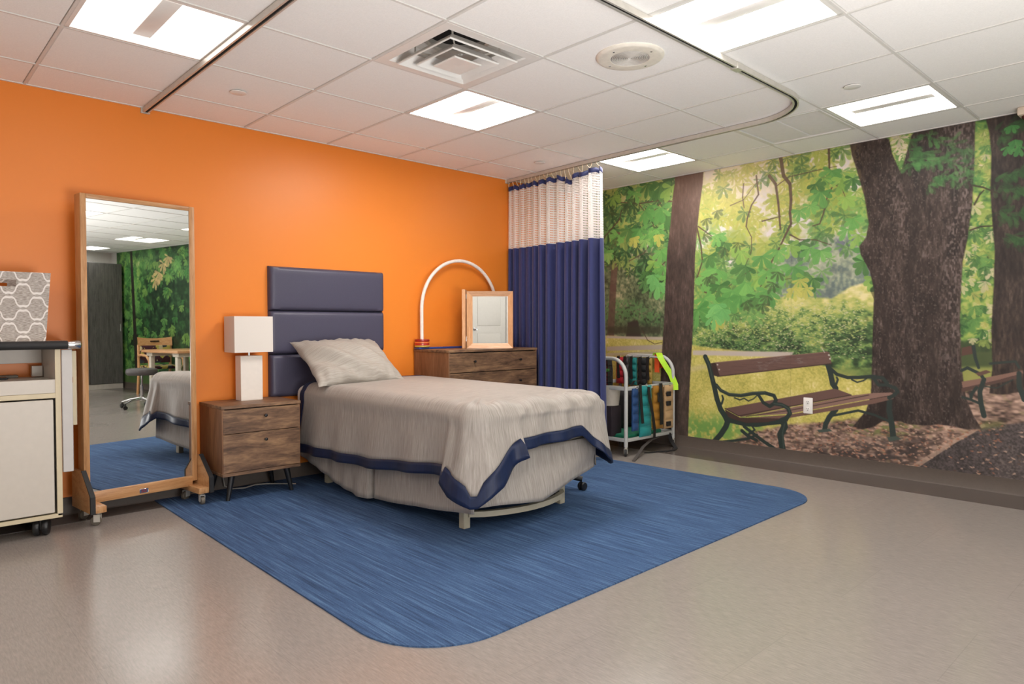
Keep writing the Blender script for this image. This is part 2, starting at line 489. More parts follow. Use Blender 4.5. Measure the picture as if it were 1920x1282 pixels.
    for i in range(230):
        u, v = r.uniform(3.3, 3.72), r.uniform(.95, 2.4)
        c = [(84, 136, 58), (134, 154, 64), (168, 168, 78), (60, 104, 48), (196, 184, 140)][r.randint(5)]
        s.palm(u, v, r.uniform(.04, .09), -1.6+r.uniform(-.6, .6), c, 5, 2.4, .75)
    # soft spots of light in the crowns
    for i in range(420):
        u, v = r.uniform(1.3, 2.9), 2.42-abs(r.normal(0, .26))
        rad = r.uniform(.006, .02)
        b = s.box([(u, v)], rad)
        if b:
            d = np.hypot(s.U[:, b[0]:b[1]]-u, s.V[b[2]:b[3]]-v)
            s.put(b, np.clip((rad-d)*s.ppm*.4, 0, 1), (232, 216, 190), .5)
    # crown foliage: back layer, branches, front layer
    crown = [(1.354,2.394),(2.654,2.451),(2.750,1.977),(2.879,1.618),(2.661,1.596),(2.508,1.508),(2.265,1.460),(2.390,1.372),(2.181,1.317),(2.005,1.302),(1.915,1.173),(1.701,1.131),(1.677,1.064),(1.318,1.135)]
    left = [(-0.022,2.452),(1.148,2.451),(1.125,1.329),(0.894,1.410),(0.774,1.515),(0.555,1.628),(-0.022,1.691)]
    def scatter(n, area, l0, l1, pick, alpha=.9, nn=6, fan=4.0):
        us = [p[0] for p in area]; vs = [p[1] for p in area]
        for i in range(n):
            u, v = r.uniform(min(us), max(us)), r.uniform(min(vs), max(vs))
            if in_poly((u, v), area) and not (r.rand() < .85 and any(math.hypot(u-c[0], v-c[1]) < q*.75 for c, q in gaps)):
                s.palm(u, v, r.uniform(l0, l1), -1.57+r.normal(0, .5), pick(u, v), nn, fan, alpha)
    def tone(u, v):
        k = math.exp(-(((u-1.85)/.75)**2+((v-2.15)/.5)**2))+r.uniform(-.3, .3)
        cs = ((104, 156, 72), (134, 166, 66), (162, 174, 62), (184, 182, 70))
        return cs[min(3, max(0, int(k*4)))]
    scatter(620, crown, .06, .13, tone, .72)
    scatter(90, crown, .07, .13, lambda u, v: (74, 116, 60), .6)
    scatter(300, left, .07, .15, lambda u, v: ((76, 130, 66), (98, 150, 74), (56, 98, 54), (140, 160, 72), (50, 84, 48))[r.randint(5)], .8)
    brown = (88, 66, 54)
    for pts, a_, b_ in (([(2.103,2.434),(2.131,2.269),(2.183,2.198),(2.193,2.072),(2.185,1.968),(2.194,1.883),(2.152,1.804),(2.091,1.682),(2.039,1.601)], .03, .012),
                        ([(2.012,2.289),(2.066,2.216),(2.089,2.064),(2.108,1.850)], .025, .014),
                        ([(1.902,2.306),(1.922,2.151),(1.862,2.073),(1.825,1.968),(1.816,1.903)], .014, .012),
                        ([(1.791,2.258),(1.782,2.149),(1.797,2.059)], .012, .008), ([(1.671,2.093),(1.791,2.126),(1.907,2.253)], .008, .005),
                        ([(2.481,2.414),(2.486,2.261)], .018, .012), ([(2.510,2.201),(2.519,2.147),(2.472,2.054),(2.445,1.937),(2.418,1.859),(2.365,1.848)], .012, .008),
                        ([(2.519,2.147),(2.581,2.098),(2.604,2.036)], .008, .004), ([(2.079,2.201),(2.174,2.254),(2.423,2.271),(2.541,2.275)], .008, .005),
                        ([(1.816,1.903),(1.864,1.810),(1.865,1.701),(1.818,1.594)], .008, .005), ([(1.955,1.931),(2.111,1.952)], .012, .006),
                        ([(2.186,1.800),(2.263,1.751),(2.387,1.740),(2.507,1.688)], .012, .005), ([(2.039,1.601),(2.030,1.516),(1.936,1.391),(1.797,1.308)], .01, .006),
                        ([(1.875,1.547),(1.724,1.467),(1.626,1.381),(1.474,1.373)], .009, .005), ([(2.057,1.493),(2.115,1.447),(2.206,1.455)], .008, .004),
                        ([(1.346,1.976),(1.394,1.785),(1.410,1.645),(1.358,1.508),(1.433,1.375),(1.464,1.364)], .016, .009), ([(1.367,1.951),(1.548,1.818)], .012, .006),
                        ([(0.996,2.228),(0.909,2.147),(0.892,1.977),(0.875,1.855),(0.791,1.763),(0.618,1.701)], .012, .008), ([(1.093,2.206),(0.967,2.232),(0.741,2.233),(0.522,2.272)], .014, .01),
                        ([(0.741,2.218),(0.814,2.134),(0.826,2.058)], .01, .006), ([(0.528,2.194),(0.503,2.110),(0.392,2.018),(0.319,1.958)], .012, .012),
                        ([(1.050,1.685),(0.952,1.604),(0.852,1.585)], .012, .007), ([(0.775,1.038),(0.836,0.949),(0.913,0.915),(0.995,0.931)], .008, .006)):
        s.line(pts, a_, b_, brown, .92)
    front = ((98, 164, 68), (82, 148, 62), (126, 170, 62), (66, 116, 52))
    for pts, L in (([(1.473,1.502),(1.576,1.429),(1.700,1.378),(1.819,1.440),(1.936,1.478),(1.819,1.572),(2.004,1.517),(2.092,1.555),(1.550,1.567),(1.423,1.320),(1.370,1.228),(1.577,1.246),(1.651,1.313),(1.773,1.331),(1.914,1.326),(2.005,1.366)], .13),
                   ([(2.263,1.730),(2.346,1.682),(2.428,1.655),(2.178,1.717),(2.091,1.682),(2.222,1.546),(2.307,1.458),(2.369,1.447),(1.957,1.650),(1.770,1.708),(1.624,1.788),(1.548,1.863),(1.473,1.687)], .11),
                   ([(2.502,2.250),(2.443,2.199),(2.580,2.178),(2.656,2.166),(2.383,2.168),(2.424,2.101),(2.601,2.036),(2.659,1.872),(2.622,1.797),(2.697,1.750),(2.261,1.980),(2.344,2.010),(2.772,1.627),(2.736,1.552),(2.810,1.431),(2.846,1.391)], .1),
                   ([(0.359,1.823),(0.490,1.967),(0.618,2.005),(0.742,1.992),(0.833,1.933),(0.933,1.973),(1.037,2.107),(0.979,2.162),(0.802,2.160),(0.679,2.351),(0.831,2.404),(0.978,2.381),(1.092,2.340),(0.425,2.336),(0.922,1.679),(1.010,1.624),(0.834,1.586),(1.067,1.524),(1.039,1.428),(0.980,1.773)], .13)):
        for u, v in pts:
            s.palm(u, v, L*r.uniform(1.0, 1.4), -1.57+r.normal(0, .35), front[r.randint(4)], 6, 3.4, .9, 12, .5)
    fork = [(2.879,2.422),(3.050,2.417),(3.018,2.238),(2.978,2.152),(2.915,2.294)]
    scatter(400, fork, .04, .09, lambda u, v: ((96, 140, 60), (134, 156, 70), (70, 110, 52), (176, 176, 96), (206, 190, 160))[r.randint(5)], .8)
    for u, v in [(2.265,1.439),(2.316,1.375),(2.223,1.379),(0.680,1.923),(0.803,1.887),(0.951,1.922),(0.359,1.797),(1.552,1.133)]:
        s.palm(u, v, .11, -1.5, (182, 180, 72) if r.rand() < .6 else (132, 178, 84), 5, 2.6, .9, 10, .5)
    for u, v in [(2.093,1.512),(1.445,2.011),(1.547,2.068),(1.420,1.876),(1.624,1.743),(1.746,1.777),(1.960,1.260),(1.820,1.285),(1.448,1.504),(1.499,1.524),(0.392,2.211),(0.617,2.284),(0.425,1.922),(0.586,2.238),(2.049,1.429),(2.005,1.323)]:
        s.palm(u, v, .1, -1.4+r.normal(0, .6), (66, 84, 50), 5, 2.4, .6, 8, .4)
    for u, v in [(1.551,1.270),(1.602,1.223),(1.526,1.179),(0.952,1.481),(0.893,1.558)]:
        s.palm(u, v, .15, -1.6, (104, 176, 88), 5, 2.6, .95, 8, .5)
    # warm glow of the low sun in the print
    glow = np.exp(-(((U-1.62)/.55)**2+((V-2.4)/.32)**2))
    s.full(glow, (240, 212, 160), .38)
    # near trunks
    def bark(mask, dark, mid, light, su, seed):
        t = .34*s.fbm(su, 3, .4)+.3*s.noise(.01, .045)+.22*s.noise(.006, .022)+.14*s.noise(.004, .009)
        t = np.clip((t-.5)*1.35+.47, 0, 1)
        s.full(mask, s.ramp(t, [(.1, dark), (.5, mid), (.78, light), (1, [min(255, c+26) for c in light])]))
    t1 = [(1.126,2.430),(1.417,2.453),(1.407,2.316),(1.377,2.112),(1.356,1.929),(1.336,1.697),(1.327,1.322),(1.318,1.087),(1.308,0.899),(1.288,0.567),(1.278,0.281),(1.269,-0.007),(0.940,-0.049),(0.974,0.449),(0.995,0.843),(1.017,1.137),(1.028,1.429),(1.049,1.767),(1.083,2.005),(1.104,2.242),(1.126,2.359)]
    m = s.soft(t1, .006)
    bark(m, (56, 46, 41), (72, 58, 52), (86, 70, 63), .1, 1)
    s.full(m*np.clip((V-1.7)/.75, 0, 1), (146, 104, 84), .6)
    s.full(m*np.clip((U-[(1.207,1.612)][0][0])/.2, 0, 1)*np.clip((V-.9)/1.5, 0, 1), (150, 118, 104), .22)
    t2 = [(2.627,2.457),(2.872,2.423),(2.900,2.403),(2.922,2.293),(2.978,2.152),(3.011,2.277),(3.043,2.400),(3.083,2.447),(3.420,2.463),(3.417,2.168),(3.409,1.890),(3.384,1.647),(3.359,1.508),(3.352,1.331),(3.348,1.118),(3.361,0.798),(3.387,0.604),(3.431,0.484),(3.479,0.401),(3.399,0.388),(3.322,0.402),(3.228,0.406),(3.147,0.390),(3.030,0.389),(2.996,0.405),(2.874,0.393),(2.820,0.348),(2.740,0.320),(2.673,0.333),(2.765,0.460),(2.796,0.580),(2.801,0.813),(2.806,1.123),(2.811,1.335),(2.781,1.471),(2.717,1.600),(2.705,1.663),(2.753,1.725),(2.770,1.820),(2.739,2.017),(2.685,2.219),(2.647,2.343)]
    m2 = s.soft(t2, .006)
    bark(m2, (36, 29, 26), (58, 46, 41), (78, 64, 58), .12, 2)
    s.full(m2*np.clip((s.noise(.007, .012)-.72)*6, 0, 1), (124, 110, 104), .5)
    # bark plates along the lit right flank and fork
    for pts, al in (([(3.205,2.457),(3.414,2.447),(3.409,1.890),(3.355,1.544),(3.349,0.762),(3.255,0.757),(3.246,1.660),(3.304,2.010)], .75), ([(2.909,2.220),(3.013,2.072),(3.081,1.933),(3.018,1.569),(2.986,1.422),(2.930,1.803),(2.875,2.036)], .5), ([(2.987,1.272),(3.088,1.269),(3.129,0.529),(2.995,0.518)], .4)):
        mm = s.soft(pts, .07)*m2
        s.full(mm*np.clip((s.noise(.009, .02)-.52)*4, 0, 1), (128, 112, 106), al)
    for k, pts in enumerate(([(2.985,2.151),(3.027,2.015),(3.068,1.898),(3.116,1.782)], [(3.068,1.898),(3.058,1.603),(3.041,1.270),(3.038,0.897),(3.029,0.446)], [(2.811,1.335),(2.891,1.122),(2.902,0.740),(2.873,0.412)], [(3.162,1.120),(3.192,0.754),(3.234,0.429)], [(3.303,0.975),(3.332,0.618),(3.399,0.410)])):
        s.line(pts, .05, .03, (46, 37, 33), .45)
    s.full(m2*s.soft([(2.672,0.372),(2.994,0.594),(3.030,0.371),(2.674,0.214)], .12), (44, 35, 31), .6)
    lt2 = s.soft([(2.639,2.423),(2.699,2.411),(2.778,1.781),(2.756,1.744),(2.678,2.182)], .02)*m2
    s.full(lt2*(s.noise(.01, .03) > .5), (104, 86, 58), .5)
    # right trunk
    t3 = [(3.479,2.415),(3.522,2.474),(4.244,2.353),(4.267,0.685),(3.684,0.660),(3.587,0.636),(3.518,0.638),(3.533,0.806),(3.524,1.048),(3.533,1.324),(3.536,1.565),(3.522,1.738),(3.508,1.946),(3.511,2.185),(3.498,2.325)]
    m3 = s.soft(t3, .006)
    bark(m3, (34, 27, 24), (54, 43, 38), (72, 58, 50), .1, 3)
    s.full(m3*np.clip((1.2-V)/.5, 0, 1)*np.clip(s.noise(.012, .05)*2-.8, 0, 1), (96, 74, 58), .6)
    # green sprays in front of the trunks
    for pts, w in (([(3.010,2.370),(3.109,2.387),(3.175,2.348),(3.254,2.304),(3.332,2.271),(3.378,2.245)], .07), ([(3.027,2.311),(3.078,2.272),(3.160,2.250)], .04), ([(3.160,2.213),(3.255,2.196),(3.349,2.138),(3.409,2.099)], .06), ([(3.028,2.200),(3.085,2.227),(3.160,2.195)], .035), ([(3.146,2.052),(3.193,2.099),(3.303,2.089),(3.410,2.029)], .045),
                   ([(3.539,2.276),(3.580,2.342),(3.636,2.364),(3.677,2.372)], .06), ([(3.541,2.043),(3.626,2.047),(3.681,2.071)], .04), ([(3.530,1.994),(3.627,1.929),(3.696,1.952)], .05), ([(3.544,1.821),(3.615,1.778),(3.697,1.819)], .06), ([(3.574,1.664),(3.659,1.622),(3.713,1.650)], .05)):
        far = pts[0][0] > [(3.482,2.156)][0][0]
        for k in range(46):
            i = r.randint(len(pts)-1); t_ = r.rand()
            u = pts[i][0]+(pts[i+1][0]-pts[i][0])*t_; v = pts[i][1]+(pts[i+1][1]-pts[i][1])*t_
            c = ((62, 124, 52), (52, 106, 44), (78, 138, 62), (44, 84, 40))[r.randint(4)]
            if far: c = [q*.72 for q in c]
            s.leaflet(u, v+r.normal(0, w*.25), -.9+r.normal(0, .8), r.uniform(.04, .09), .025, c, .42)
    for u, v in [(3.596,2.221),(3.637,2.256),(3.657,2.209),(3.617,2.351)]:
        s.palm(u, v, .075, -1.6, (58, 128, 52), 4, 2.0, .9, 8, .55)
    for pts in ([(3.413,2.001),(3.470,1.979),(3.543,1.934)], [(3.421,1.874),(3.450,1.937),(3.473,1.961)], [(3.399,1.709),(3.458,1.727),(3.522,1.724)]):
        s.line(pts, .012, .008, (58, 50, 36), .9)
    # benches
    iron, iron2, wood, woodd, woodl = (44, 56, 52), (66, 80, 72), (104, 76, 68), (64, 46, 42), (134, 102, 90)
    def bench_parts():
        # far (second) bench
        s.poly([(3.359,0.933),(3.425,0.949),(3.432,0.896),(3.360,0.877)], (86, 58, 48))
        s.line([(3.426,0.942),(3.438,0.865),(3.457,0.802)], .022, .016, iron)
        s.line([(3.361,0.780),(3.394,0.800),(3.469,0.761),(3.487,0.727)], .02, .02, iron)
        s.poly([(3.362,0.706),(3.499,0.741),(3.691,0.796),(3.696,0.779),(3.528,0.715),(3.368,0.663)], (128, 94, 80))
        s.poly([(3.362,0.663),(3.499,0.707),(3.691,0.772),(3.691,0.752),(3.500,0.686),(3.363,0.634)], (84, 60, 52))
        s.poly([(3.440,0.766),(3.498,0.790),(3.528,0.778),(3.458,0.746)], (96, 68, 58))
        s.line([(3.521,0.833),(3.584,0.842),(3.654,0.852),(3.674,0.812)], .016, .014, iron)
        s.line([(3.487,0.727),(3.465,0.645),(3.471,0.575),(3.490,0.489)], .026, .03, iron)
        s.line([(3.447,0.672),(3.417,0.624),(3.417,0.606)], .02, .02, iron)
        s.line([(3.369,0.603),(3.418,0.589),(3.466,0.568)], .016, .016, iron)
        s.line([(3.476,0.684),(3.558,0.676),(3.642,0.735)], .008, .008, iron)
        s.line([(3.674,0.778),(3.676,0.693),(3.704,0.611)], .026, .03, iron)
        # near bench: far legs and frame first
        s.line([(2.549,0.449),(2.502,0.388),(2.475,0.332),(2.467,0.287)], .04, .036, iron)
        s.poly([(2.411,0.280),(2.503,0.299),(2.527,0.281),(2.423,0.261)], iron2)
        s.line([(2.518,0.398),(2.596,0.421),(2.709,0.455),(2.819,0.434),(2.920,0.397)], .018, .018, iron)
        s.line([(2.921,0.569),(2.919,0.474),(2.937,0.380),(2.949,0.278)], .036, .04, iron)
        s.poly([(2.907,0.281),(2.969,0.296),(3.004,0.277),(2.921,0.252)], iron2)
        s.line([(2.487,0.789),(2.507,0.721),(2.524,0.641),(2.547,0.610)], .04, .04, iron)
        # seat
        s.poly([(1.632,0.378),(2.536,0.605),(2.567,0.599),(2.659,0.570),(1.779,0.319)], wood)
        s.line([(1.632,0.378),(1.759,0.326),(2.659,0.566)], .008, .008, woodd)
        s.poly([(1.779,0.314),(2.659,0.562),(2.818,0.593),(2.931,0.604),(2.953,0.591),(2.188,0.383),(1.817,0.327)], woodl)
        s.poly([(1.803,0.312),(2.188,0.375),(2.953,0.587),(2.946,0.560),(2.819,0.515),(2.188,0.349),(1.779,0.256)], (112, 82, 70))
        s.line([(1.826,0.328),(2.188,0.409),(2.782,0.575)], .006, .006, woodd)
        s.poly([(1.632,0.369),(1.769,0.313),(2.188,0.345),(2.180,0.323),(1.803,0.259),(1.657,0.271)], (70, 50, 44))
        # back board
        s.poly([(1.549,0.766),(2.482,0.882),(2.498,0.878),(2.514,0.798),(1.560,0.647),(1.519,0.654),(1.498,0.755)], wood)
        s.poly([(1.498,0.759),(1.539,0.766),(1.580,0.657),(1.550,0.647),(1.519,0.663)], woodd)
        s.line([(1.539,0.766),(2.482,0.882)], .006, .006, woodl, .8)
        s.line([(1.560,0.647),(2.514,0.794)], .008, .008, woodd)
        for k in range(60):
            u, v = r.uniform(1.6, 2.5), 0
            t_ = (u-[(1.549,0.720)][0][0])/([(2.498,0.842)][0][0]-[(1.549,0.720)][0][0])
            if 0 < t_ < .98:
                v = [(1.549,0.720)][0][1]+([(2.498,0.842)][0][1]-[(1.549,0.720)][0][1])*t_+r.uniform(-.045, .04)
                s.line([(u, v), (u+r.uniform(.03, .12), v+.005)], .003, .002, woodd if r.rand() < .6 else woodl, .35)
        for u, v in [(1.954,0.772),(1.968,0.738),(2.027,0.792),(2.089,0.808),(2.133,0.818),(2.253,0.809),(2.270,0.793),(1.982,0.747)]:
            for q in range(5):
                du, dv = r.uniform(-.03, .03), r.uniform(-.018, .018)
                s.line([(u+du-.02, v+dv), (u+du+r.uniform(0, .03), v+dv+r.uniform(-.01, .01))], .007, .004, (132, 124, 122), .3)
        for u, v in [(1.559,0.748),(1.575,0.707),(2.494,0.858),(2.502,0.830)]:
            s.line([(u, v), (u+.002, v)], .013, .013, (190, 180, 172))
        s.line([(2.438,0.914),(2.462,0.877)], .006, .006, (176, 170, 160))
        # iron end, near side
        s.line([(1.441,0.813),(1.477,0.745),(1.504,0.649),(1.530,0.558),(1.556,0.454),(1.592,0.365),(1.632,0.314),(1.652,0.279)], .042, .05, iron)
        s.line([(1.446,0.809),(1.483,0.736),(1.519,0.604)], .01, .008, iron2)
        s.line([(1.550,0.573),(1.591,0.530),(1.671,0.499),(1.778,0.498),(1.882,0.523),(1.988,0.535),(2.064,0.519),(2.082,0.485),(2.065,0.454)], .028, .03, iron)
        s.line([(1.550,0.573),(1.591,0.534),(1.671,0.508),(1.778,0.507),(1.882,0.532),(1.988,0.539)], .007, .007, iron2)
        s.line([(1.601,0.416),(1.616,0.459),(1.606,0.485)], .02, .016, iron)
        s.line([(1.720,0.475),(1.768,0.461),(1.806,0.478),(1.845,0.458),(1.891,0.480),(1.919,0.508)], .012, .01, iron)
        s.line([(1.937,0.509),(1.975,0.455),(2.029,0.429),(2.065,0.454),(2.127,0.450),(2.179,0.429),(2.197,0.388),(2.171,0.348),(2.128,0.327)], .026, .036, iron)
        s.line([(2.065,0.454),(2.135,0.451),(2.188,0.422),(2.197,0.384)], .008, .008, iron2)
        s.poly([(1.642,0.315),(1.706,0.294),(1.827,0.274),(2.012,0.298),(2.127,0.335),(2.145,0.298),(2.012,0.272),(1.921,0.249),(1.803,0.245),(1.657,0.262)], iron)
        s.line([(1.662,0.280),(1.642,0.224),(1.593,0.150),(1.532,0.083),(1.507,0.052)], .05, .045, iron)
        s.line([(2.145,0.320),(2.154,0.278),(2.120,0.210),(2.133,0.126),(2.147,0.055)], .055, .05, iron)
        s.line([(2.154,0.299),(2.137,0.225),(2.147,0.106)], .01, .01, iron2, .8)
        s.line([(1.583,0.084),(1.732,0.116),(1.851,0.148),(1.921,0.187)], .022, .02, iron)
        s.line([(1.808,0.241),(1.884,0.196),(1.967,0.145),(2.049,0.102),(2.129,0.061)], .026, .03, iron)
        s.line([(1.789,0.204),(1.846,0.165),(1.921,0.139)], .03, .024, iron)
        s.line([(1.846,0.179),(1.902,0.225),(1.874,0.257)], .018, .014, iron)
        # iron arm, far side
        s.line([(2.515,0.750),(2.554,0.715),(2.631,0.695),(2.714,0.700),(2.802,0.712),(2.874,0.704),(2.903,0.671)], .024, .026, iron)
        s.line([(2.547,0.634),(2.562,0.675),(2.554,0.691)], .018, .014, iron)
        s.line([(2.662,0.681),(2.700,0.663),(2.744,0.678),(2.766,0.695)], .012, .01, iron)
        s.line([(2.810,0.705),(2.846,0.653),(2.903,0.656),(2.959,0.637),(2.973,0.611),(2.946,0.583),(2.918,0.565)], .022, .026, iron)
    bench_parts()
    # print seam lines between the sheets
    for u in (1.19, 2.2, 3.22):
        m = np.abs(U-u) < .0018
        s.full(m*one, (60, 56, 44), .18)
    return s

def paint_wood_edge():
    # darker end of the same print, further along the wall
    s = Sheet(4.2, 9.0, .06, 2.42, 100, 11); r = s.r; U, V = s.U, s.V
    t = s.fbm(.5, 3)*.5+s.fbm(.08, 2)*.5
    s.a[:] = s.ramp(t, [(.1, (22, 44, 24)), (.4, (36, 78, 36)), (.65, (60, 116, 48)), (.85, (104, 156, 64)), (1, (170, 190, 110))])
    dk = s.soft([(6.6, .7), (8.0, .6), (8.2, 1.6), (7.6, 2.1), (6.9, 2.0), (6.5, 1.4)], .3)
    s.full(dk, s.ramp(s.fbm(.06, 2), [(0, (16, 36, 24)), (.6, (30, 62, 36)), (1, (54, 96, 52))]), .85)
    for i in range(900):
        u, v = r.uniform(4.2, 9.0), r.uniform(.3, 2.4)
        c = ((66, 140, 52), (44, 100, 44), (98, 160, 66), (120, 168, 60))[r.randint(4)]
        inside = 6.6 < u < 8.0 and .7 < v < 1.9
        if inside and r.rand() < .8: continue
        s.palm(u, v, r.uniform(.08, .2), r.uniform(-2.6, -.6), c, 5, 2.4, .7)
    for u, v in ((7.3, 2.25), (7.45, 2.15), (7.6, 2.0), (7.7, 1.9)):
        s.palm(u, v, .22, -1.2, (226, 190, 120), 6, 3, .8)
    s.line([(8.35, .1), (8.42, 1.2), (8.5, 2.42)], .12, .08, (44, 40, 34))
    s.full(s.soft([(4.2, .06), (9.0, .06), (9.0, .25), (4.2, .3)], .1), (76, 104, 50), .9)
    s.full(s.soft([(4.2, .06), (6.6, .06), (5.6, .42), (4.2, .5)], .15), (84, 73, 70), .95)
    return s

# ---------------------------------------------------------------- room shell
def orange_paint():
    mt, nt, b = nodes_of('orange_paint')
    tc = add(nt, 'ShaderNodeTexCoord')
    nz = add(nt, 'ShaderNodeTexNoise', i_Scale=220.0, i_Detail=3.0)
    nt.links.new(tc.outputs['Object'], nz.inputs['Vector'])
    b.inputs['Base Color'].default_value = lin((230, 132, 44))+(1,)
    b.inputs['Roughness'].default_value = .42
    b.inputs['Specular IOR Level'].default_value = .5
    bp_ = add(nt, 'ShaderNodeBump', i_Strength=.12, i_Distance=.001)
    nt.links.new(nz.outputs['Fac'], bp_.inputs['Height']); nt.links.new(bp_.outputs[0], b.inputs['Normal'])
    return mt

def vinyl(name, a, c, rough):
    mt, nt, b = nodes_of(name)
    tc = add(nt, 'ShaderNodeTexCoord'); mp = add(nt, 'ShaderNodeMapping'); mp.inputs['Scale'].default_value = (40, 5, 1)
    nt.links.new(tc.outputs['Object'], mp.inputs[0])
    n1 = add(nt, 'ShaderNodeTexNoise', i_Scale=4.0, i_Detail=5.0, i_Roughness=.7)
    n2 = add(nt, 'ShaderNodeTexNoise', i_Scale=1.1, i_Detail=3.0)
    nt.links.new(mp.outputs[0], n1.inputs['Vector']); nt.links.new(tc.outputs['Object'], n2.inputs['Vector'])
    rp = add(nt, 'ShaderNodeValToRGB'); e = rp.color_ramp.elements
    e[0].position = .3; e[0].color = lin(a)+(1,); e[1].position = .7; e[1].color = lin(c)+(1,)
    nt.links.new(n1.outputs['Fac'], rp.inputs[0])
    # sheet seams, hardly visible
    br = add(nt, 'ShaderNodeTexBrick', offset=.5)
    br.inputs['Color1'].default_value = (1, 1, 1, 1); br.inputs['Color2'].default_value = (.965, .965, .965, 1)
    br.inputs['Mortar'].default_value = (.86, .86, .86, 1)
    br.inputs['Scale'].default_value = 1.0; br.inputs['Mortar Size'].default_value = .0012
    br.inputs['Brick Width'].default_value = .92; br.inputs['Row Height'].default_value = .46
    rotm = add(nt, 'ShaderNodeMapping'); rotm.inputs['Rotation'].default_value = (0, 0, PI/2); rotm.inputs['Location'].default_value = (.13, .2, 0)
    nt.links.new(tc.outputs['Object'], rotm.inputs[0]); nt.links.new(rotm.outputs[0], br.inputs['Vector'])
    mx = add(nt, 'ShaderNodeMix', data_type='RGBA', blend_type='MULTIPLY'); mx.inputs[0].default_value = 1
    nt.links.new(rp.outputs[0], mx.inputs['A']); nt.links.new(br.outputs['Color'], mx.inputs['B'])
    nt.links.new(mx.outputs['Result'], b.inputs['Base Color'])
    mr = add(nt, 'ShaderNodeMapRange'); mr.inputs['To Min'].default_value = rough-.06; mr.inputs['To Max'].default_value = rough+.08
    nt.links.new(n2.outputs['Fac'], mr.inputs[0]); nt.links.new(mr.outputs[0], b.inputs['Roughness'])
    bp_ = add(nt, 'ShaderNodeBump', i_Strength=.02, i_Distance=.001)
    nt.links.new(n1.outputs['Fac'], bp_.inputs['Height']); nt.links.new(bp_.outputs[0], b.inputs['Normal'])
    return mt

M['orange'] = orange_paint()
M['floor'] = vinyl('floor_vinyl', *((132, 125, 120), (154, 146, 140)), .21)
M['floor_dark'] = vinyl('floor_vinyl_dark', *((80, 72, 68), (98, 89, 84)), .21)
M['base'] = mat('cove_base', (84, 74, 67), .5, .05, 60)

struct('floor', rbox((XL-.1, YB-.1, -.12), (.1, .1, 0)), M['floor'])
# flush darker border sheets along the two far walls
struct('trim_1', rbox((-.40, YB, 0), (0, 0, .0015)), M['floor_dark'])
struct('trim_2', rbox((XL, -.215, 0), (-.40, 0, .0015)), M['floor_dark'])
struct('wall_back', rbox((XL-.1, 0, 0), (.1, .12, CEIL+.2)), M['orange'])
struct('wall_right', rbox((0, YB-.1, 0), (.12, 0, CEIL+.2)), M['white_paint'])
struct('wall_front', rbox((XL-.1, YB-.12, 0), (0, YB, CEIL+.2)), M['white_paint'])
struct('wall_left', rbox((XL-.12, YB, 0), (XL, 0, CEIL+.2)), M['white_paint'])
def coved(x0, y0, x1, y1, n):                # cove base along a wall, n = direction into the room
    bm = new()
    prof = ((0, 0), (.016, 0), (.008, .012), (.006, .1), (0, .102))
    rows = [[(x0+n[0]*d, y0+n[1]*d, h) for d, h in prof], [(x1+n[0]*d, y1+n[1]*d, h) for d, h in prof]]
    grid_mesh(rows, bm); return bm
struct('baseboard_right', coved(0, 0, 0, YB, (-1, 0)), M['base'])
struct('baseboard_back', coved(XL, 0, 0, 0, (0, -1)), M['base'])
struct('baseboard_left', coved(XL, 0, XL, YB, (1, 0)), M['base'])
struct('baseboard_front', coved(XL, YB, 0, YB, (0, 1)), M['base'])

# ---------------------------------------------------------------- wall print
def colour_mesh(name, s, img, u0, v1, step):
    h, w = img.shape[:2]
    u = u0+(np.arange(w+1))*step; v = v1-(np.arange(h+1))*step
    U, V = np.meshgrid(u, v)
    co = np.stack([np.full(U.shape, -.003), -U, V], -1).reshape(-1, 3).astype(np.float32)
    i = (np.arange(h)[:, None]*(w+1)+np.arange(w)[None, :]).ravel()
    quads = np.stack([i, i+w+1, i+w+2, i+1], -1).astype(np.int32)
    me = bpy.data.meshes.new(name)
    me.vertices.add(len(co)); me.vertices.foreach_set('co', co.ravel())
    nq = len(quads)
    me.loops.add(nq*4); me.loops.foreach_set('vertex_index', quads.ravel())
    me.polygons.add(nq)
    me.polygons.foreach_set('loop_start', np.arange(0, nq*4, 4, dtype=np.int32))
    at = me.color_attributes.new('print', 'FLOAT_COLOR', 'POINT')
    p = np.pad(img, ((0, 1), (0, 1), (0, 0)), mode='edge')
    l = np.where(p <= .04045, p/12.92, ((p+.055)/1.055)**2.4)
    rgba = np.ones((l.shape[0], l.shape[1], 4), np.float32); rgba[..., :3] = l
    at.data.foreach_set('color', rgba.ravel())
    me.update(); me.validate()
    return me

mt, nt, b = nodes_of('printed_wallpaper')
ca = add(nt, 'ShaderNodeVertexColor', layer_name='print')
hs = add(nt, 'ShaderNodeHueSaturation'); hs.inputs['Saturation'].default_value = 0.9; hs.inputs['Value'].default_value = 1.0
nt.links.new(ca.outputs[0], hs.inputs['Color'])
nt.links.new(hs.outputs[0], b.inputs['Base Color']); b.inputs['Roughness'].default_value = .48
b.inputs['Specular IOR Level'].default_value = .4
tcm = add(nt, 'ShaderNodeTexCoord'); nzm = add(nt, 'ShaderNodeTexNoise', i_Scale=260.0)
nt.links.new(tcm.outputs['Object'], nzm.inputs['Vector'])
bpm = add(nt, 'ShaderNodeBump', i_Strength=.1, i_Distance=.001)
nt.links.new(nzm.outputs['Fac'], bpm.inputs['Height']); nt.links.new(bpm.outputs[0], b.inputs['Normal'])
M['print'] = mt

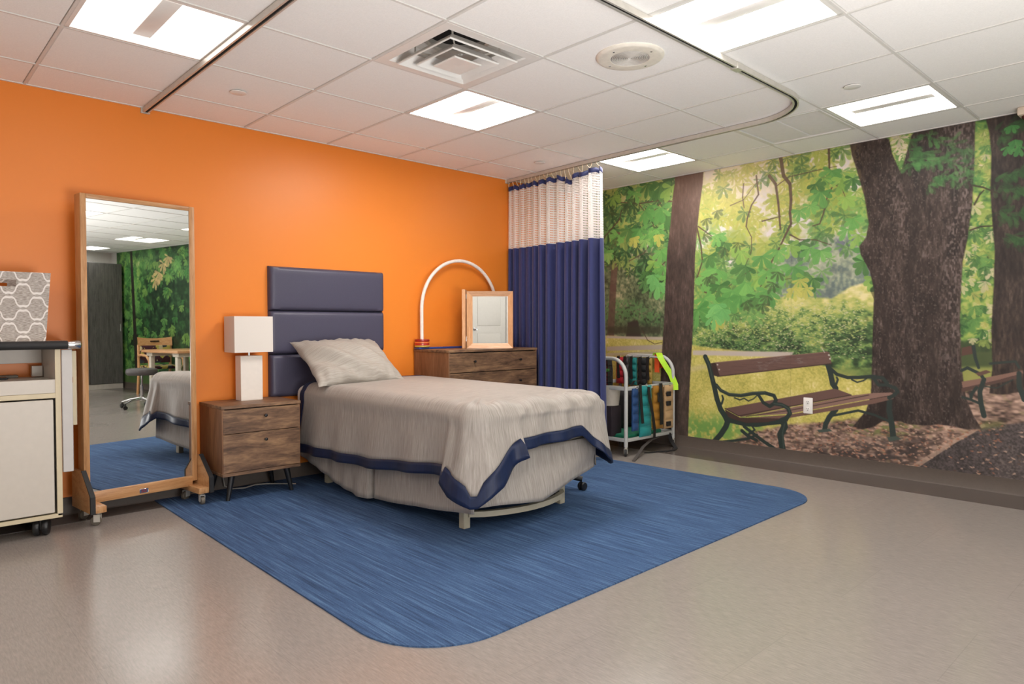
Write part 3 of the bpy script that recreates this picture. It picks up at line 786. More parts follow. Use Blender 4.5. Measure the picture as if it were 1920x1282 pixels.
sheet = paint_park()
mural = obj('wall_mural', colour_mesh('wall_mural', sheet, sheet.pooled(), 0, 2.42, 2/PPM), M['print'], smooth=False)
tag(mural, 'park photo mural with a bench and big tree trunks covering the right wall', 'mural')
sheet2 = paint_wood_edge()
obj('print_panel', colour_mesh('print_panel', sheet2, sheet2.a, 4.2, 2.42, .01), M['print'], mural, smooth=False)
del sheet, sheet2

# ---------------------------------------------------------------- ceiling
ceiling = struct('ceiling', rbox((XL-.1, YB-.1, CEIL+.14), (.1, .1, CEIL+.2)), M['plenum'])
GX = [-.39-.61*k for k in range(12)]; GY = [-.39-.61*k for k in range(15)]
XE = [0]+GX; YE = [0]+GY+[YB]
lights = {(i, j) for i in (1, 4, 7, 10) for j in (2, 5, 8, 11, 14)}
diffuser_cell = (5, 3); hatch_cell = (1, 4)
tile_me = {}
for i in range(len(XE)-1):
    for j in range(len(YE)-1):
        if (i, j) in lights or (i, j) in (diffuser_cell, hatch_cell): continue
        w, h = round(abs(XE[i+1]-XE[i]), 3), round(abs(YE[j+1]-YE[j]), 3)
        if w < .05 or h < .05: continue
        if (w, h) not in tile_me:
            bm = new(); a, c = w/2-.0085, h/2-.0085
            box(bm, (-a, -c, .002), (a, c, .018), .004, 1)
            me = bpy.data.meshes.new('tile'); bm.to_mesh(me); bm.free(); me.materials.append(M['tile']); tile_me[(w, h)] = me
        o = bpy.data.objects.new('tile', tile_me[(w, h)]); C.objects.link(o); o.parent = ceiling
        o.location = ((XE[i]+XE[i+1])/2, (YE[j]+YE[j+1])/2, CEIL)
for x in GX: obj('grid_bar', rbox((x-.0065, YB, CEIL-.001), (x+.0065, 0, CEIL+.03)), M['grid_white'], ceiling, smooth=False)
for y in GY: obj('grid_bar', rbox((XL, y-.0065, CEIL-.0012), (0, y+.0065, CEIL+.03)), M['grid_white'], ceiling, smooth=False)
for lo, hi in (((XL, -.014, CEIL-.002), (0, 0, CEIL+.02)), ((-.014, YB, CEIL-.002), (0, 0, CEIL+.02)), ((XL, YB, CEIL-.002), (XL+.014, 0, CEIL+.02)), ((XL, YB, CEIL-.002), (0, YB+.014, CEIL+.02))):
    obj('wall_angle', rbox(lo, hi), M['grid_white'], ceiling, smooth=False)

# recessed lights
def make_troffer():
    t = thing('ceiling_light', '', 'ceiling light')
    bm = new(); a = .2975
    for lo, hi in (((-a, -a, 0), (a, -a+.018, .03)), ((-a, a-.018, 0), (a, a, .03)), ((-a, -a, 0), (-a+.018, a, .03)), ((a-.018, -a, 0), (a, a, .03))): box(bm, lo, hi)
    box(bm, (-a, -a, .085), (a, a, .1))
    obj('housing', bm, M['white_metal'], t, smooth=False)
    i = a-.018
    for sx in (-1, 1):                       # two curved lenses beside the middle beam
        rows = []
        for k in range(9):
            q = k/8
            x = sx*(.042+(i-.042)*q); z = .075-.06*q**2.2
            rows.append([(x, -i+.002, z), (x, i-.002, z)])
        bm = grid_mesh(rows); KEEP.append(bm)
        obj('lens', bm, M['lens'], t)
    for sy in (-1, 1):
        bm = grid_mesh([[(-i, sy*i, .006), (i, sy*i, .006)], [(-i, sy*(i-.05), .075), (i, sy*(i-.05), .075)]]); KEEP.append(bm)
        obj('lens_end', bm, M['lens_end'], t)
    bm = box(new(), (-.04, -i+.05, .02), (.04, i-.05, .08), .006, 2)
    obj('middle_beam', bm, M['white_metal'], t)
    return t
troffer = make_troffer(); spare = copy_tree(troffer); first = True
LIGHT_LABELS = {(7, 2): 'recessed square ceiling light above the tall oak framed floor mirror',
                (4, 2): 'recessed square ceiling light above the bed beside the air vent',
                (4, 5): 'large bright square ceiling light touching the curtain track beyond the round speaker',
                (1, 5): 'recessed square ceiling light above the thick forked tree trunk of the mural',
                (1, 2): 'recessed square ceiling light beside the top of the privacy curtain'}
for (i, j) in sorted(lights):
    o = troffer if first else copy_tree(spare); first = False
    o.location = ((XE[i]+XE[i+1])/2, (YE[j]+YE[j+1])/2, CEIL)
    if (i, j) in {(4, 2): 34, (1, 2): 20, (4, 5): 13, (1, 5): 8, (7, 2): 2.6, (7, 5): 2.6}:                   # strength tuned per fixture for light balance: strong over the bed, weak at left
        k_ = {(4, 2): 34, (1, 2): 20, (4, 5): 13, (1, 5): 8, (7, 2): 2.6, (7, 5): 2.6}[(i, j)]
        ml = emitter('lens_%d_%d' % (i, j), (255, 250, 245), k_); me_ = emitter('lens_end_%d_%d' % (i, j), (255, 246, 236), k_*.5)
        for c_ in o.children:
            if c_.name.startswith('lens'):
                c_.data = c_.data.copy(); c_.data.materials[0] = me_ if c_.name.startswith('lens_end') else ml
    if (i, j) in LIGHT_LABELS:
        o['label'] = LIGHT_LABELS[(i, j)]
    else:
        o['label'] = 'recessed square ceiling light outside the picture over the rest of the room'
    o['group'] = 'square ceiling lights'

for c_ in list(spare.children): bpy.data.objects.remove(c_)
bpy.data.objects.remove(spare)
# air diffuser
ax, ay = (XE[5]+XE[6])/2, (YE[3]+YE[4])/2
t = thing('air_vent', 'white square ceiling air vent with nested louver rings', 'air vent', (ax, ay, CEIL))
def sq_ring(bm, profile):
    rings = [[bm.verts.new((sx*q, sy*q, z)) for sx, sy in ((-1, -1), (1, -1), (1, 1), (-1, 1))] for q, z in profile]
    for a, b in zip(rings, rings[1:]):
        for k in range(4): bm.faces.new((a[k], a[(k+1) % 4], b[(k+1) % 4], b[k]))
    return rings
bm = new(); rr = sq_ring(bm, ((.298, .008), (.298, -.002), (.245, -.002), (.236, .004), (.226, .04), (.21, .09), (.15, .1)))
KEEP.append(bm); obj('pan', bm, M['white_metal'], t, angle=25)
bm = lathe(new(), ((.165, .09), (.15, .1), (.148, .13)), seg=32, cap=False); KEEP.append(bm); obj('duct_collar', bm, M['aluminium'], t)
bm = lathe(new(), ((.001, .129), (.15, .129)), seg=32, cap=False); obj('duct_opening', bm, M['dark_hole'], t)
for q0, q1, z0, z1 in ((.214, .160, -.02, .03), (.148, .1, -.028, .02), (.086, .001, -.034, -.03)):
    bm = new(); sq_ring(bm, ((q0, z0), (q0-.004, z0-.003), (max(q1-.003, .0005), z1-.003), (q1, z1), (q0, z0+.004), (q0, z0)))
    KEEP.append(bm); obj('louver', bm, M['white_metal'], t, angle=25)
bm = new()
for sx, sy in ((-1, -1), (1, -1), (1, 1), (-1, 1)): tube(bm, [(sx*.15, sy*.15, .03), (sx*.15, sy*.15, .085)], .005, 6); tube(bm, [(sx*.09, sy*.09, .02), (sx*.14, sy*.14, .03)], .004, 6)
obj('hanger', bm, M['aluminium'], t)

# round speaker
t = thing('ceiling_speaker', 'round cream ceiling speaker with perforated grille', 'speaker', (-2.527, -2.525, CEIL))
obj('rim', lathe(new(), ((.168, .002), (.168, -.003), (.16, -.011), (.15, -.013), (.098, -.012), (.094, -.006)), seg=48, cap=False), mat('cream_plastic', (232, 226, 214), .45), t)
bm = new()
for k in range(11): lathe(bm, ((.012+.0085*k-.0042, -.007), (.012+.0085*k-.002, -.011), (.012+.0085*k+.002, -.011), (.012+.0085*k+.0022, -.007)), seg=40, cap=False)
obj('grille', bm, mat('grille_grey', (206, 202, 196), .5), t)
obj('backing', lathe(new(), ((.001, -.0065), (.097, -.0065)), seg=40, cap=False), mat('speaker_dark', (176, 172, 168), .8), t)
for a in range(4):
    s_ = obj('screw', lathe(new(), ((.006, -.012), (.005, -.0155), (.001, -.016)), (.128*math.cos(PI/4+a*PI/2+.78), .128*math.sin(PI/4+a*PI/2+.78), 0), 8), M['chrome'], t)

# flat sprinkler covers
for (x, y), lab in zip(((-3.748, -.687), (-1.287, -.682), (-1.277, -3.119)), ('flat round sprinkler cover on the ceiling near the orange wall and vent', 'flat round sprinkler cover on the ceiling in front of the curtain', 'flat round sprinkler cover on the ceiling outside the curtain track')):
    t = thing('sprinkler_cover', lab, 'sprinkler cover', (x, y, CEIL), group='sprinkler covers')
    obj('disc', lathe(new(), ((.044, -.004), (.044, -.0075), (.038, -.0095), (.001, -.01)), seg=28), M['white_metal'], t)
    obj('stem', lathe(new(), ((.03, .004), (.03, -.004)), seg=16), M['dark_hole'], t)

# access hatch
hx, hy = (XE[1]+XE[2])/2, (YE[4]+YE[5])/2
t = thing('access_hatch', 'greyish ceiling access hatch with two panels beside the curved track', 'hatch', (hx, hy, CEIL))
bm = new()
for lo, hi in (((-.297, -.297, -.004), (.297, -.272, .014)), ((-.297, .272, -.004), (.297, .297, .014)), ((-.297, -.272, -.004), (-.272, .272, .014)), ((.272, -.272, -.004), (.297, .272, .014))): box(bm, lo, hi, .003, 1)
obj('frame', bm, M['grid_white'], t, smooth=False)
hm = mat('hatch_white', (236, 234, 234), .7, .02)
for s_ in (-1, 1): obj('panel', rbox((-.268, min(s_*.003, s_*.268), .004), (.268, max(s_*.003, s_*.268), .016), .003, 1), hm, t, smooth=False)

# ceiling camera at the right edge
t = thing('ceiling_camera', 'small cream dome camera on the ceiling at the mural wall', 'camera', (-.085, -3.72, CEIL))
cp = mat('camera_cream', (214, 198, 180), .5)
obj('mount', rbox((-.055, -.055, -.05), (.055, .055, 0), .01, 2), cp, t)
obj('dome', lathe(new(), [(.04*math.cos(a), -.05-.035*math.sin(a)) for a in [k*PI/2/8 for k in range(9)]], seg=24), mat('dome_smoke', (70, 30, 34), .1, .05), t)

# curtain track
XT, YT, XT2 = -1.055, -2.842, -4.05
path = [(XT+.035, -.004), (XT+.02, -.5), (XT, -1.0), (XT, -2.44)]
for k in range(1, 13): a = k/12*PI/2; path.append((XT-.4*(1-math.cos(a)), -2.442-.4*math.sin(a)))
path += [(-2.0, YT), (-3.65, YT)]
for k in range(1, 13): a = k/12*PI/2; path.append((-3.65-.4*math.sin(a), YT+.4*(1-math.cos(a))))
path += [(XT2, -1.5), (XT2, -.004)]
track = thing('curtain_track', 'bent aluminium curtain track running around the bed on the ceiling', 'curtain track', (0, 0, CEIL))
def sweep(prof):
    rows = []
    for i, (x, y) in enumerate(path):
        a = path[max(0, i-1)]; b = path[min(len(path)-1, i+1)]
        tx, ty = b[0]-a[0], b[1]-a[1]; l = math.hypot(tx, ty); nx, ny = -ty/l, tx/l
        rows.append([(x+nx*d, y+ny*d, z) for d, z in prof])
    return grid_mesh(rows, close=True)
obj('rail', sweep(((-.017, -.002), (-.017, -.03), (-.008, -.03), (-.008, -.022), (.008, -.022), (.008, -.03), (.017, -.03), (.017, -.002))), M['aluminium'], track, angle=30)
obj('slot', sweep(((-.006, -.0225), (-.006, -.026), (.006, -.026), (.006, -.0225))), M['dark_hole'], track, angle=30)
for (x, y, dx, dy) in ((path[0][0], -.006, .026, .006), (XT2, -.006, .026, .006), (-2.05, YT, .03, .021)):
    obj('bracket', rbox((x-dx, y-dy, -.034), (x+dx, y+dy, -.001), .002, 1), M['aluminium'], track)

# wall socket on the mural
t = thing('wall_socket', 'white double power socket on the mural bench', 'socket', (-.003, -2.339, .463))
obj('plate', rbox((-.007, -.036, -.062), (0, .036, .062), .004, 2), M['white_metal'], t)
for zz in (-.027, .027):
    f_ = obj('receptacle', lathe(new(), ((.0165, -.0068), (.0165, -.0085), (.015, -.009), (.001, -.009)), (0, 0, zz), 20, 'x'), M['white_metal'], t)
    bm = new()
    for yy in (-.0065, .0065): box(bm, (-.0098, yy-.0015, zz+.001), (-.0085, yy+.0015, zz+.009))
    box(bm, (-.0098, -.003, zz-.011), (-.0085, .003, zz-.006))
    obj('slot', bm, M['dark_hole'], f_, smooth=False)

# door and dark panel on the unseen walls (they show in the mirrors)
d = struct('door_1', rbox((XL, -6.27, .01), (XL+.045, -5.33, 2.08), .004, 1), mat('door_white', (204, 200, 194), .4, .02))
fr = new()
for lo, hi in (((XL, -5.30, 0), (XL+.06, -5.22, 2.16)), ((XL, -6.38, 0), (XL+.06, -6.30, 2.16)), ((XL, -6.38, 2.09), (XL+.06, -5.22, 2.17))): box(fr, lo, hi, .004, 1)
obj('door_frame', fr, M['white_paint'], d, smooth=False)
obj('door_panel', rbox((XL+.045, -6.13, 1.1), (XL+.052, -5.49, 1.92), .006, 2), bpy.data.materials['door_white'], d)
obj('door_panel', rbox((XL+.045, -6.13, .18), (XL+.052, -5.49, .95), .006, 2), bpy.data.materials['door_white'], d)
bm = lathe(new(), ((.03, .045), (.03, .055), (.012, .06), (.012, .085), (.028, .09), (.03, .11), (.018, .125), (.001, .127)), (XL, -5.40, 1.03), 20, 'x')
obj('door_knob', bm, M['chrome'], d)

# ---------------------------------------------------------------- rug
def rug_mat():
    mt, nt, b = nodes_of('carpet_blue')
    tc = add(nt, 'ShaderNodeTexCoord'); mp = add(nt, 'ShaderNodeMapping'); mp.inputs['Scale'].default_value = (95, 2.2, 1)
    nt.links.new(tc.outputs['Object'], mp.inputs[0])
    n1 = add(nt, 'ShaderNodeTexNoise', i_Scale=1.0, i_Detail=4.0, i_Roughness=.75)
    nt.links.new(mp.outputs[0], n1.inputs['Vector'])
    n2 = add(nt, 'ShaderNodeTexNoise', i_Scale=420.0, i_Detail=2.0); nt.links.new(tc.outputs['Object'], n2.inputs['Vector'])
    rp = add(nt, 'ShaderNodeValToRGB'); e = rp.color_ramp.elements
    e[0].position = .32; e[0].color = lin(((38, 50, 74), (60, 84, 120), (92, 120, 154))[0])+(1,); e[1].position = .68; e[1].color = lin(((38, 50, 74), (60, 84, 120), (92, 120, 154))[2])+(1,)
    k = e.new(.5); k.color = lin(((38, 50, 74), (60, 84, 120), (92, 120, 154))[1])+(1,)
    mx = add(nt, 'ShaderNodeMath', operation='MULTIPLY_ADD'); mx.inputs[1].default_value = .25
    nt.links.new(n2.outputs['Fac'], mx.inputs[0])
    sb = add(nt, 'ShaderNodeMath', operation='MULTIPLY'); sb.inputs[1].default_value = .76
    nt.links.new(n1.outputs['Fac'], sb.inputs[0]); nt.links.new(sb.outputs[0], mx.inputs[2])
    nt.links.new(mx.outputs[0], rp.inputs[0]); nt.links.new(rp.outputs[0], b.inputs['Base Color'])
    b.inputs['Roughness'].default_value = .95; b.inputs['Specular IOR Level'].default_value = .15
    bp_ = add(nt, 'ShaderNodeBump', i_Strength=.6, i_Distance=.003)
    nt.links.new(mx.outputs[0], bp_.inputs['Height']); nt.links.new(bp_.outputs[0], b.inputs['Normal'])
    return mt
pts = [(-4.045, -.004), (-4.06, -2.48)]
def arc(cx, cy, r_, a0, a1, n=10): return [(cx+r_*math.cos(R(a0+(a1-a0)*k/n)), cy+r_*math.sin(R(a0+(a1-a0)*k/n))) for k in range(n+1)]
pts = [(-4.03, -.004)]+arc(-3.73, -2.52, .335, 180, 270)+arc(-1.2, -2.52, .305, 270, 360)+[(-.95, -1.15), (-1.0, -.004)]
bm = prism(new(), pts, .0, .006)
rug = obj('carpet_inlay', bm, rug_mat(), smooth=False)
tag(rug, 'streaky blue carpet inlay with rounded corners under the bed', 'carpet')

# ---------------------------------------------------------------- headboard
M['vinyl_navy'] = mat('vinyl_navy', (72, 70, 90), .42, .05, 200, bump=.12, spec=.45)
t = thing('headboard', 'navy padded headboard of three stacked panels on the orange wall', 'headboard', (-2.83, 0, .59))
obj('backing_board', rbox((-.455, -.012, .004), (.455, -.0005, .91)), mat('backing_dark', (30, 30, 40), .8), t, smooth=False)
for z0, z1 in ((0, .3), (.302, .605), (.607, .914)):
    W_, H_ = .46, (z1-z0)/2
    rows = []
    n, k_ = 26, 12
    for j in range(k_+1):
        v = -1+2*j/k_; row = []
        for i in range(n+1):
            u = -1+2*i/n
            eu = min(1, (1-abs(u))*W_/.05); ev = min(1, (1-abs(v))*H_/.05)
            puff = .05*(1-(1-eu)**2)**.5*(1-(1-ev)**2)**.5 if eu > 0 and ev > 0 else 0
            uu = math.copysign(1-(1-abs(u))**1.5, u); vv = math.copysign(1-(1-abs(v))**1.5, v)
            eu = min(1, (1-abs(uu))*W_/.022); ev = min(1, (1-abs(vv))*H_/.022)
            puff = math.sqrt(max(0, 1-(1-eu)**2))*math.sqrt(max(0, 1-(1-ev)**2))
            row.append((uu*W_, -.014-.036*puff**.7-.004*(1-uu*uu)*(1-vv*vv), (z0+z1)/2+vv*H_))
        rows.append(row)
    bm = grid_mesh(rows)
    ed = [e for e in bm.edges if e.is_boundary]
    ex = bmesh.ops.extrude_edge_only(bm, edges=ed)
    for v in [g for g in ex['geom'] if isinstance(g, bmesh.types.BMVert)]: v.co.y = -.001
    obj('panel', bm, M['vinyl_navy'], t, angle=60)

# ---------------------------------------------------------------- bed frame
M['frame_cream'] = mat('frame_cream', (176, 168, 148), .4, .04)
BL, BR, BF, BH = -3.11, -2.14, -2.01, -.10         # mattress footprint
bed = thing('bed', 'cream steel bed frame with a curved foot rail', 'bed', (-2.625, -1.0, 0))
def rel(o, p): return tuple(a-b_ for a, b_ in zip(p, o.location))
for x in (-3.005, -2.255):
    for y in (-1.80, -.32):
        bm = box(new(), rel(bed, (x-.022, y-.022, .006)), rel(bed, (x+.022, y+.022, .33)), .003, 1)
        obj('leg', bm, M['frame_cream'], bed)
bm = new()
for x in (-3.0, -2.26): sqtube(bm, [rel(bed, (x, -.32, .125)), rel(bed, (x, -1.8, .125))], .016)
for x in (-3.06, -2.2): sqtube(bm, [rel(bed, (x, -.14, .335)), rel(bed, (x, -1.96, .335))], .016)
for y in (-.32, -1.1, -1.8): sqtube(bm, [rel(bed, (-3.06, y, .335)), rel(bed, (-2.2, y, .335))], .015)
obj('rail', bm, M['frame_cream'], bed, angle=30)
bm = new()
cv = [(-2.99, -1.82, .082)]+[(-2.99+.74*k/12, -1.83-.115*math.sin(PI*k/12)**.8, .082) for k in range(1, 12)]+[(-2.27, -1.82, .082)]
sqtube(bm, [rel(bed, p) for p in cv], .015)
obj('foot_rail', bm, M['frame_cream'], bed, angle=30)
obj('platform', box(new(), rel(bed, (-3.06, -1.96, .351)), rel(bed, (-2.2, -.14, .43)), .01, 2), mat('ticking', (190, 184, 172), .9), bed)

# mattress in a white sheet
def soft_box(lo, hi, r_, seg=4): return rbox(lo, hi, r_, seg)
mt_ = obj('mattress', soft_box((BL-.012, BF+.03, .432), (BR, -.055, .672), .06, 6), mat('sheet_white', (226, 218, 210), .85, .03, 40, sheen=.2))
tag(mt_, 'white sheeted mattress showing at the head of the bed', 'mattress')

# ---------------------------------------------------------------- bedspread, skirt
M['spread'] = fabric('spread_grey', ((132, 124, 117), (170, 163, 156))[0], ((132, 124, 117), (170, 163, 156))[1], (150, 7), rough=.6, sheen=.15)
M['skirt'] = fabric('skirt_grey', ((132, 124, 117), (170, 163, 156))[0], ((132, 124, 117), (170, 163, 156))[1], (150, 7), rough=.65, sheen=.1)
M['satin_navy'] = fabric('satin_navy', (15, 25, 52), (22, 36, 70), (120, 6), rough=.45, sheen=.03, bump=.12)

def perimeter(xl, xr, yf, yh, rc, step=.018):
    """points, outward normals and arc length round the two sides and the foot, from head left to head right"""
    out = []
    def seg(a, b, n):
        L = math.hypot(b[0]-a[0], b[1]-a[1]); k = max(2, int(L/step))
        for i in range(k): out.append(((a[0]+(b[0]-a[0])*i/k, a[1]+(b[1]-a[1])*i/k), n))
    seg((xl, yh), (xl, yf+rc), (-1, 0))
    for i in range(9):
        a = PI+PI/2*i/9; out.append(((xl+rc+rc*math.cos(a), yf+rc+rc*math.sin(a)), (math.cos(a), math.sin(a))))
    seg((xl+rc, yf), (xr-rc, yf), (0, -1))
    for i in range(9):
        a = 1.5*PI+PI/2*i/9; out.append(((xr-rc+rc*math.cos(a), yf+rc+rc*math.sin(a)), (math.cos(a), math.sin(a))))
    seg((xr, yf+rc), (xr, yh), (1, 0)); out.append(((xr, yh), (1, 0)))
    s, L = 0, []
    for i, (p, n) in enumerate(out):
        if i: s += math.hypot(p[0]-out[i-1][0][0], p[1]-out[i-1][0][1])
        L.append(s)
    return out, L

rng = random.Random(3)
waves = [(rng.uniform(6, 26), rng.uniform(0, 6.28), rng.uniform(.2, 1)) for _ in range(7)]
def wav(s, k=1.0): return sum(a*math.sin(f_*k*s+p) for f_, p, a in waves)/4

SL, SR, SF, SH, RC = -3.145, -2.105, -2.05, -.215, .10
per, arcl = perimeter(SL, SR, SF, SH, RC, .014)
side_len = abs(SF+RC-SH); foot_s0 = side_len+RC*PI/2; foot_len = (SR-SL)-2*RC; right_s0 = foot_s0+foot_len+RC*PI/2
ZT = .70
c1 = side_len+RC*PI/4; c2 = foot_s0+foot_len+RC*PI/4
sA, sD = side_len-.10, foot_s0+.19                    # near-left corner flap between these
# hem height against arc length
hx = [0, .10, .9, sA-.012, sA, c1-.004, c1+.004, c1+.07, sD, sD+.012, foot_s0+foot_len-.16, c2-.02, c2+.02, right_s0+.2, right_s0+2]
hz = [.235, .225, .248, .318, .302, .192, .192, .285, .415, .44, .462, .275, .255, .33, .30]
def spread_cols():
    cols = []
    for (p, n), s in zip(per, arcl):
        hem = interp(s, hx, hz)
        x, y = p
        flap = smoothstep(sA-.008, sA+.008, s)*(1-smoothstep(sD-.006, sD+.01, s))
        peak = math.exp(-((s-c1)/.11)**2)
        ear = math.exp(-((s-sD)/.035)**2)*(1 if s < sD+.006 else 0)
        flap2 = smoothstep(c2-.16, c2-.1, s)*(1-smoothstep(c2+.1, c2+.2, s))
        fl = .03+.028*wav(s)*.35+.03*flap+.055*peak+.045*ear+.05*flap2
        if s < .25: fl *= .4+.6*s/.25
        cols.append((x, y, n[0], n[1], s, hem, fl, flap))
    return cols
def col_points(c, rows_body=16, rows_band=4):
    x, y, nx, ny, s, hem, fl, flap = c
    foot = smoothstep(side_len-.05, foot_s0, s)*(1-smoothstep(foot_s0+foot_len, right_s0, s))
    slope = .9 if (sA+.03 < s < c1-.01) or (c1+.02 < s < sD-.01) else .25 if s < sA else .2
    bw = .058+.045*(1 if slope > .5 else 0)*min(1, abs(s-c1)/.03)
    edge = .075
    footw = smoothstep(side_len-.5, foot_s0+.3, s)*(1-smoothstep(foot_s0+foot_len-.3, right_s0+.5, s))
    ztop = ZT-.012*footw-.004*wav(s, .5)
    drop = ztop-hem
    pts = []
    cx = -2.625; sy = max(-1.55, min(SH, y)) if abs(nx) > .9 else -1.55
    # top, from the spine outward
    tx, ty = cx, sy
    ex, ey = x-nx*edge, y-ny*edge
    for k in range(11):
        q = k/11
        z = ZT+(ztop-ZT)*q*q+.014*(1-q)**1.5
        z += .004*math.sin(9*s)*q**4*(.3+footw)
        z += footw*.011*(math.sin(34*s+2*math.sin(7*s)))*smoothstep(.7, 1, q)
        px, py = tx+(ex-tx)*q, ty+(ey-ty)*q
        pts.append((px, py, z, py if abs(nx) > .5 else s, px))
    for k in range(6):
        a = k/6*PI/2
        r_ = edge
        z = ztop-r_*.8*(1-math.cos(a))+footw*.011*math.sin(34*s+2*math.sin(7*s))*(1-k/9)
        pts.append((ex+nx*r_*math.sin(a), ey+ny*r_*math.sin(a), z, None, None))
    z0 = ztop-edge*.8
    L = z0-hem
    for k in range(rows_body+rows_band+1):
        if k <= rows_body: d = (L-bw)*k/rows_body
        else: d = L-bw+bw*(k-rows_body)/rows_band
        q = d/L
        f_ = fl*q**1.1+.012*q*math.sin(21*s+2*math.sin(3*s))*(.35+.65*q)
        if foot > .3 and flap < .5: f_ += .012*math.sin(34*s+1.5*q)*(1-q)
        if sA-.02 < s < sA+.25: f_ += .012*math.sin((s-sA)*60)*q*(1-q)*2
        f_ += .01*math.exp(-((q-.04)/.1)**2)
        lean = .11*q**.8*max(0, 1-s/.4) if s < .4 else .11*q**.8*max(0, 1-(arcl[-1]-s)/.4) if arcl[-1]-s < .4 else 0
        pts.append((x+nx*f_, y+ny*f_+lean, z0-d, None, None))
    return pts
cols = spread_cols()
P_ = [col_points(c) for c in cols]
NB = 11+6+16                                         # last body row index
def cloth(name, cols_i, r0, r1, mt, parent, off=0.0):
    bm = new(); uv = bm.loops.layers.uv.new('UVMap')
    V = {}
    for i in cols_i:
        c = cols[i]; dist = 0
        for k in range(r0, r1+1):
            x, y, z, u, v = P_[i][k]
            if off:
                dx, dy = c[2], c[3]
                if k < 15: x, y, z = x, y, z+off
                else: x, y = x+dx*off, y+dy*off
            V[i, k] = bm.verts.new((x, y, z))
    def uvw(i, k):
        x, y, z, u, v = P_[i][k]; s = cols[i][4]
        if k < 11:
            foot = smoothstep(side_len-.05, foot_s0, s)*(1-smoothstep(foot_s0+foot_len, right_s0, s))
            return (y, x)
        return (-SH*0+SH-s if s < side_len+.3 else SH-s, z+x*.2)
    for a, b_ in zip(cols_i, cols_i[1:]):
        for k in range(r0, r1):
            f_ = bm.faces.new((V[a, k], V[a, k+1], V[b_, k+1], V[b_, k]))
            for lp, (i, kk) in zip(f_.loops, ((a, k), (a, k+1), (b_, k+1), (b_, k))): lp[uv].uv = uvw(i, kk)
    KEEP.append(bm)
    bmesh.ops.remove_doubles(bm, verts=bm.verts[:], dist=.0004)
    o = obj(name, bm, mt, parent, angle=80)
    return o
nh = next(i for i, c in enumerate(cols) if c[4] > .045)
nh2 = next(i for i in range(len(cols)-1, 0, -1) if arcl[-1]-cols[i][4] > .045)
NR = len(P_[0])-1
spread = cloth('bedspread', list(range(nh, nh2+1)), 0, NB, M['spread'], None)
tag(spread, 'grey woven bedspread with a navy border draped over the bed', 'bedspread')
md = spread.modifiers.new('thick', 'SOLIDIFY'); md.thickness = .006; md.offset = -1
b1 = cloth('border', list(range(nh, nh2+1)), NB, NR, M['satin_navy'], spread, .004)
b2 = cloth('head_border', list(range(0, nh+1)), 0, NR, M['satin_navy'], spread, .002)
b3 = cloth('head_border', list(range(nh2, len(cols))), 0, NR, M['satin_navy'], spread, .002)
for o in (b1, b2, b3):
    o['label'] = 'navy satin border'
    md = o.modifiers.new('thick', 'SOLIDIFY'); md.thickness = .008; md.offset = -1

# valance skirt: left panel with a pleat, foot panel, right panel
kper, karc = perimeter(-3.105, -2.145, -1.995, -.06, .02, .012)
k_side = abs(-1.995+.02+.06)
khx_y = [(-.06, .19), (-.16, .17), (-.30, .148), (-.63, .068), (-.877, .036), (-1.04, .04), (-1.06, .05), (-1.226, .06), (-1.64, .098), (-1.975, .135)]
def skirt_panel(name, idx, foot=False):
    rows = []; cols_ = []
    for i in idx:
        (x, y), n = kper[i]; s = karc[i]
        if not foot and n[0] < -.5:
            hem = interp(-y, [-a for a, _ in khx_y], [b_ for _, b_ in khx_y])
        elif foot or n[1] < -.5 or x > -2.2:
            hem = interp(x, [-3.1, -2.95, -2.66, -2.42, -2.22, -2.145], [.166, .16, .134, .194, .228, .25])
        else: hem = .15
        dp = -.11*math.exp(-((y+1.045)/.016)**2) if n[0] < -.5 else 0
        fl = .012+.02*math.exp(-((y+.95)/.09)**2)*(n[0] < -.5)+.012*wav(s, .8)
        if n[0] < -.5 and y > -1.03: fl += .004*math.sin(40*y)
        if foot: fl = .01+.03*math.sin(PI*min(1, max(0, (x+3.1)/.95)))+.01*math.sin(9*x)+.014*wav(s, .5)
        col = []
        for k in range(13):
            q = k/12
            d = fl*q+dp*smoothstep(-.1, .3, q)
            if foot: d += .012*math.sin(PI*q*2+x*6)*q
            col.append((x+n[0]*d, y+n[1]*d, .425+(hem-.425)*q, s))
        cols_.append(col)
    bm = new(); uv = bm.loops.layers.uv.new('UVMap')
    V = [[bm.verts.new(p[:3]) for p in c] for c in cols_]
    for a in range(len(V)-1):
        for k in range(12):
            f_ = bm.faces.new((V[a][k], V[a][k+1], V[a+1][k+1], V[a+1][k]))
            for lp, (i, kk) in zip(f_.loops, ((a, k), (a, k+1), (a+1, k+1), (a+1, k))): lp[uv].uv = (cols_[i][kk][3], cols_[i][kk][2])
    KEEP.append(bm)
    o = obj(name, bm, M['skirt'], skirt, angle=70)
    md = o.modifiers.new('thick', 'SOLIDIFY'); md.thickness = .004; md.offset = -1
    return o
skirt = thing('bed_skirt', 'grey pleated bed skirt hanging under the bedspread', 'bed skirt', (0, 0, 0))
iL = [i for i, (p, n) in enumerate(kper) if n[0] < -.7]; iF = [i for i, (p, n) in enumerate(kper) if n[1] < -.7]; iR = [i for i, (p, n) in enumerate(kper) if n[0] > .7]
skirt_panel('side_panel', iL+[iL[-1]+1]); skirt_panel('foot_panel', iF, True); skirt_panel('side_panel', iR)

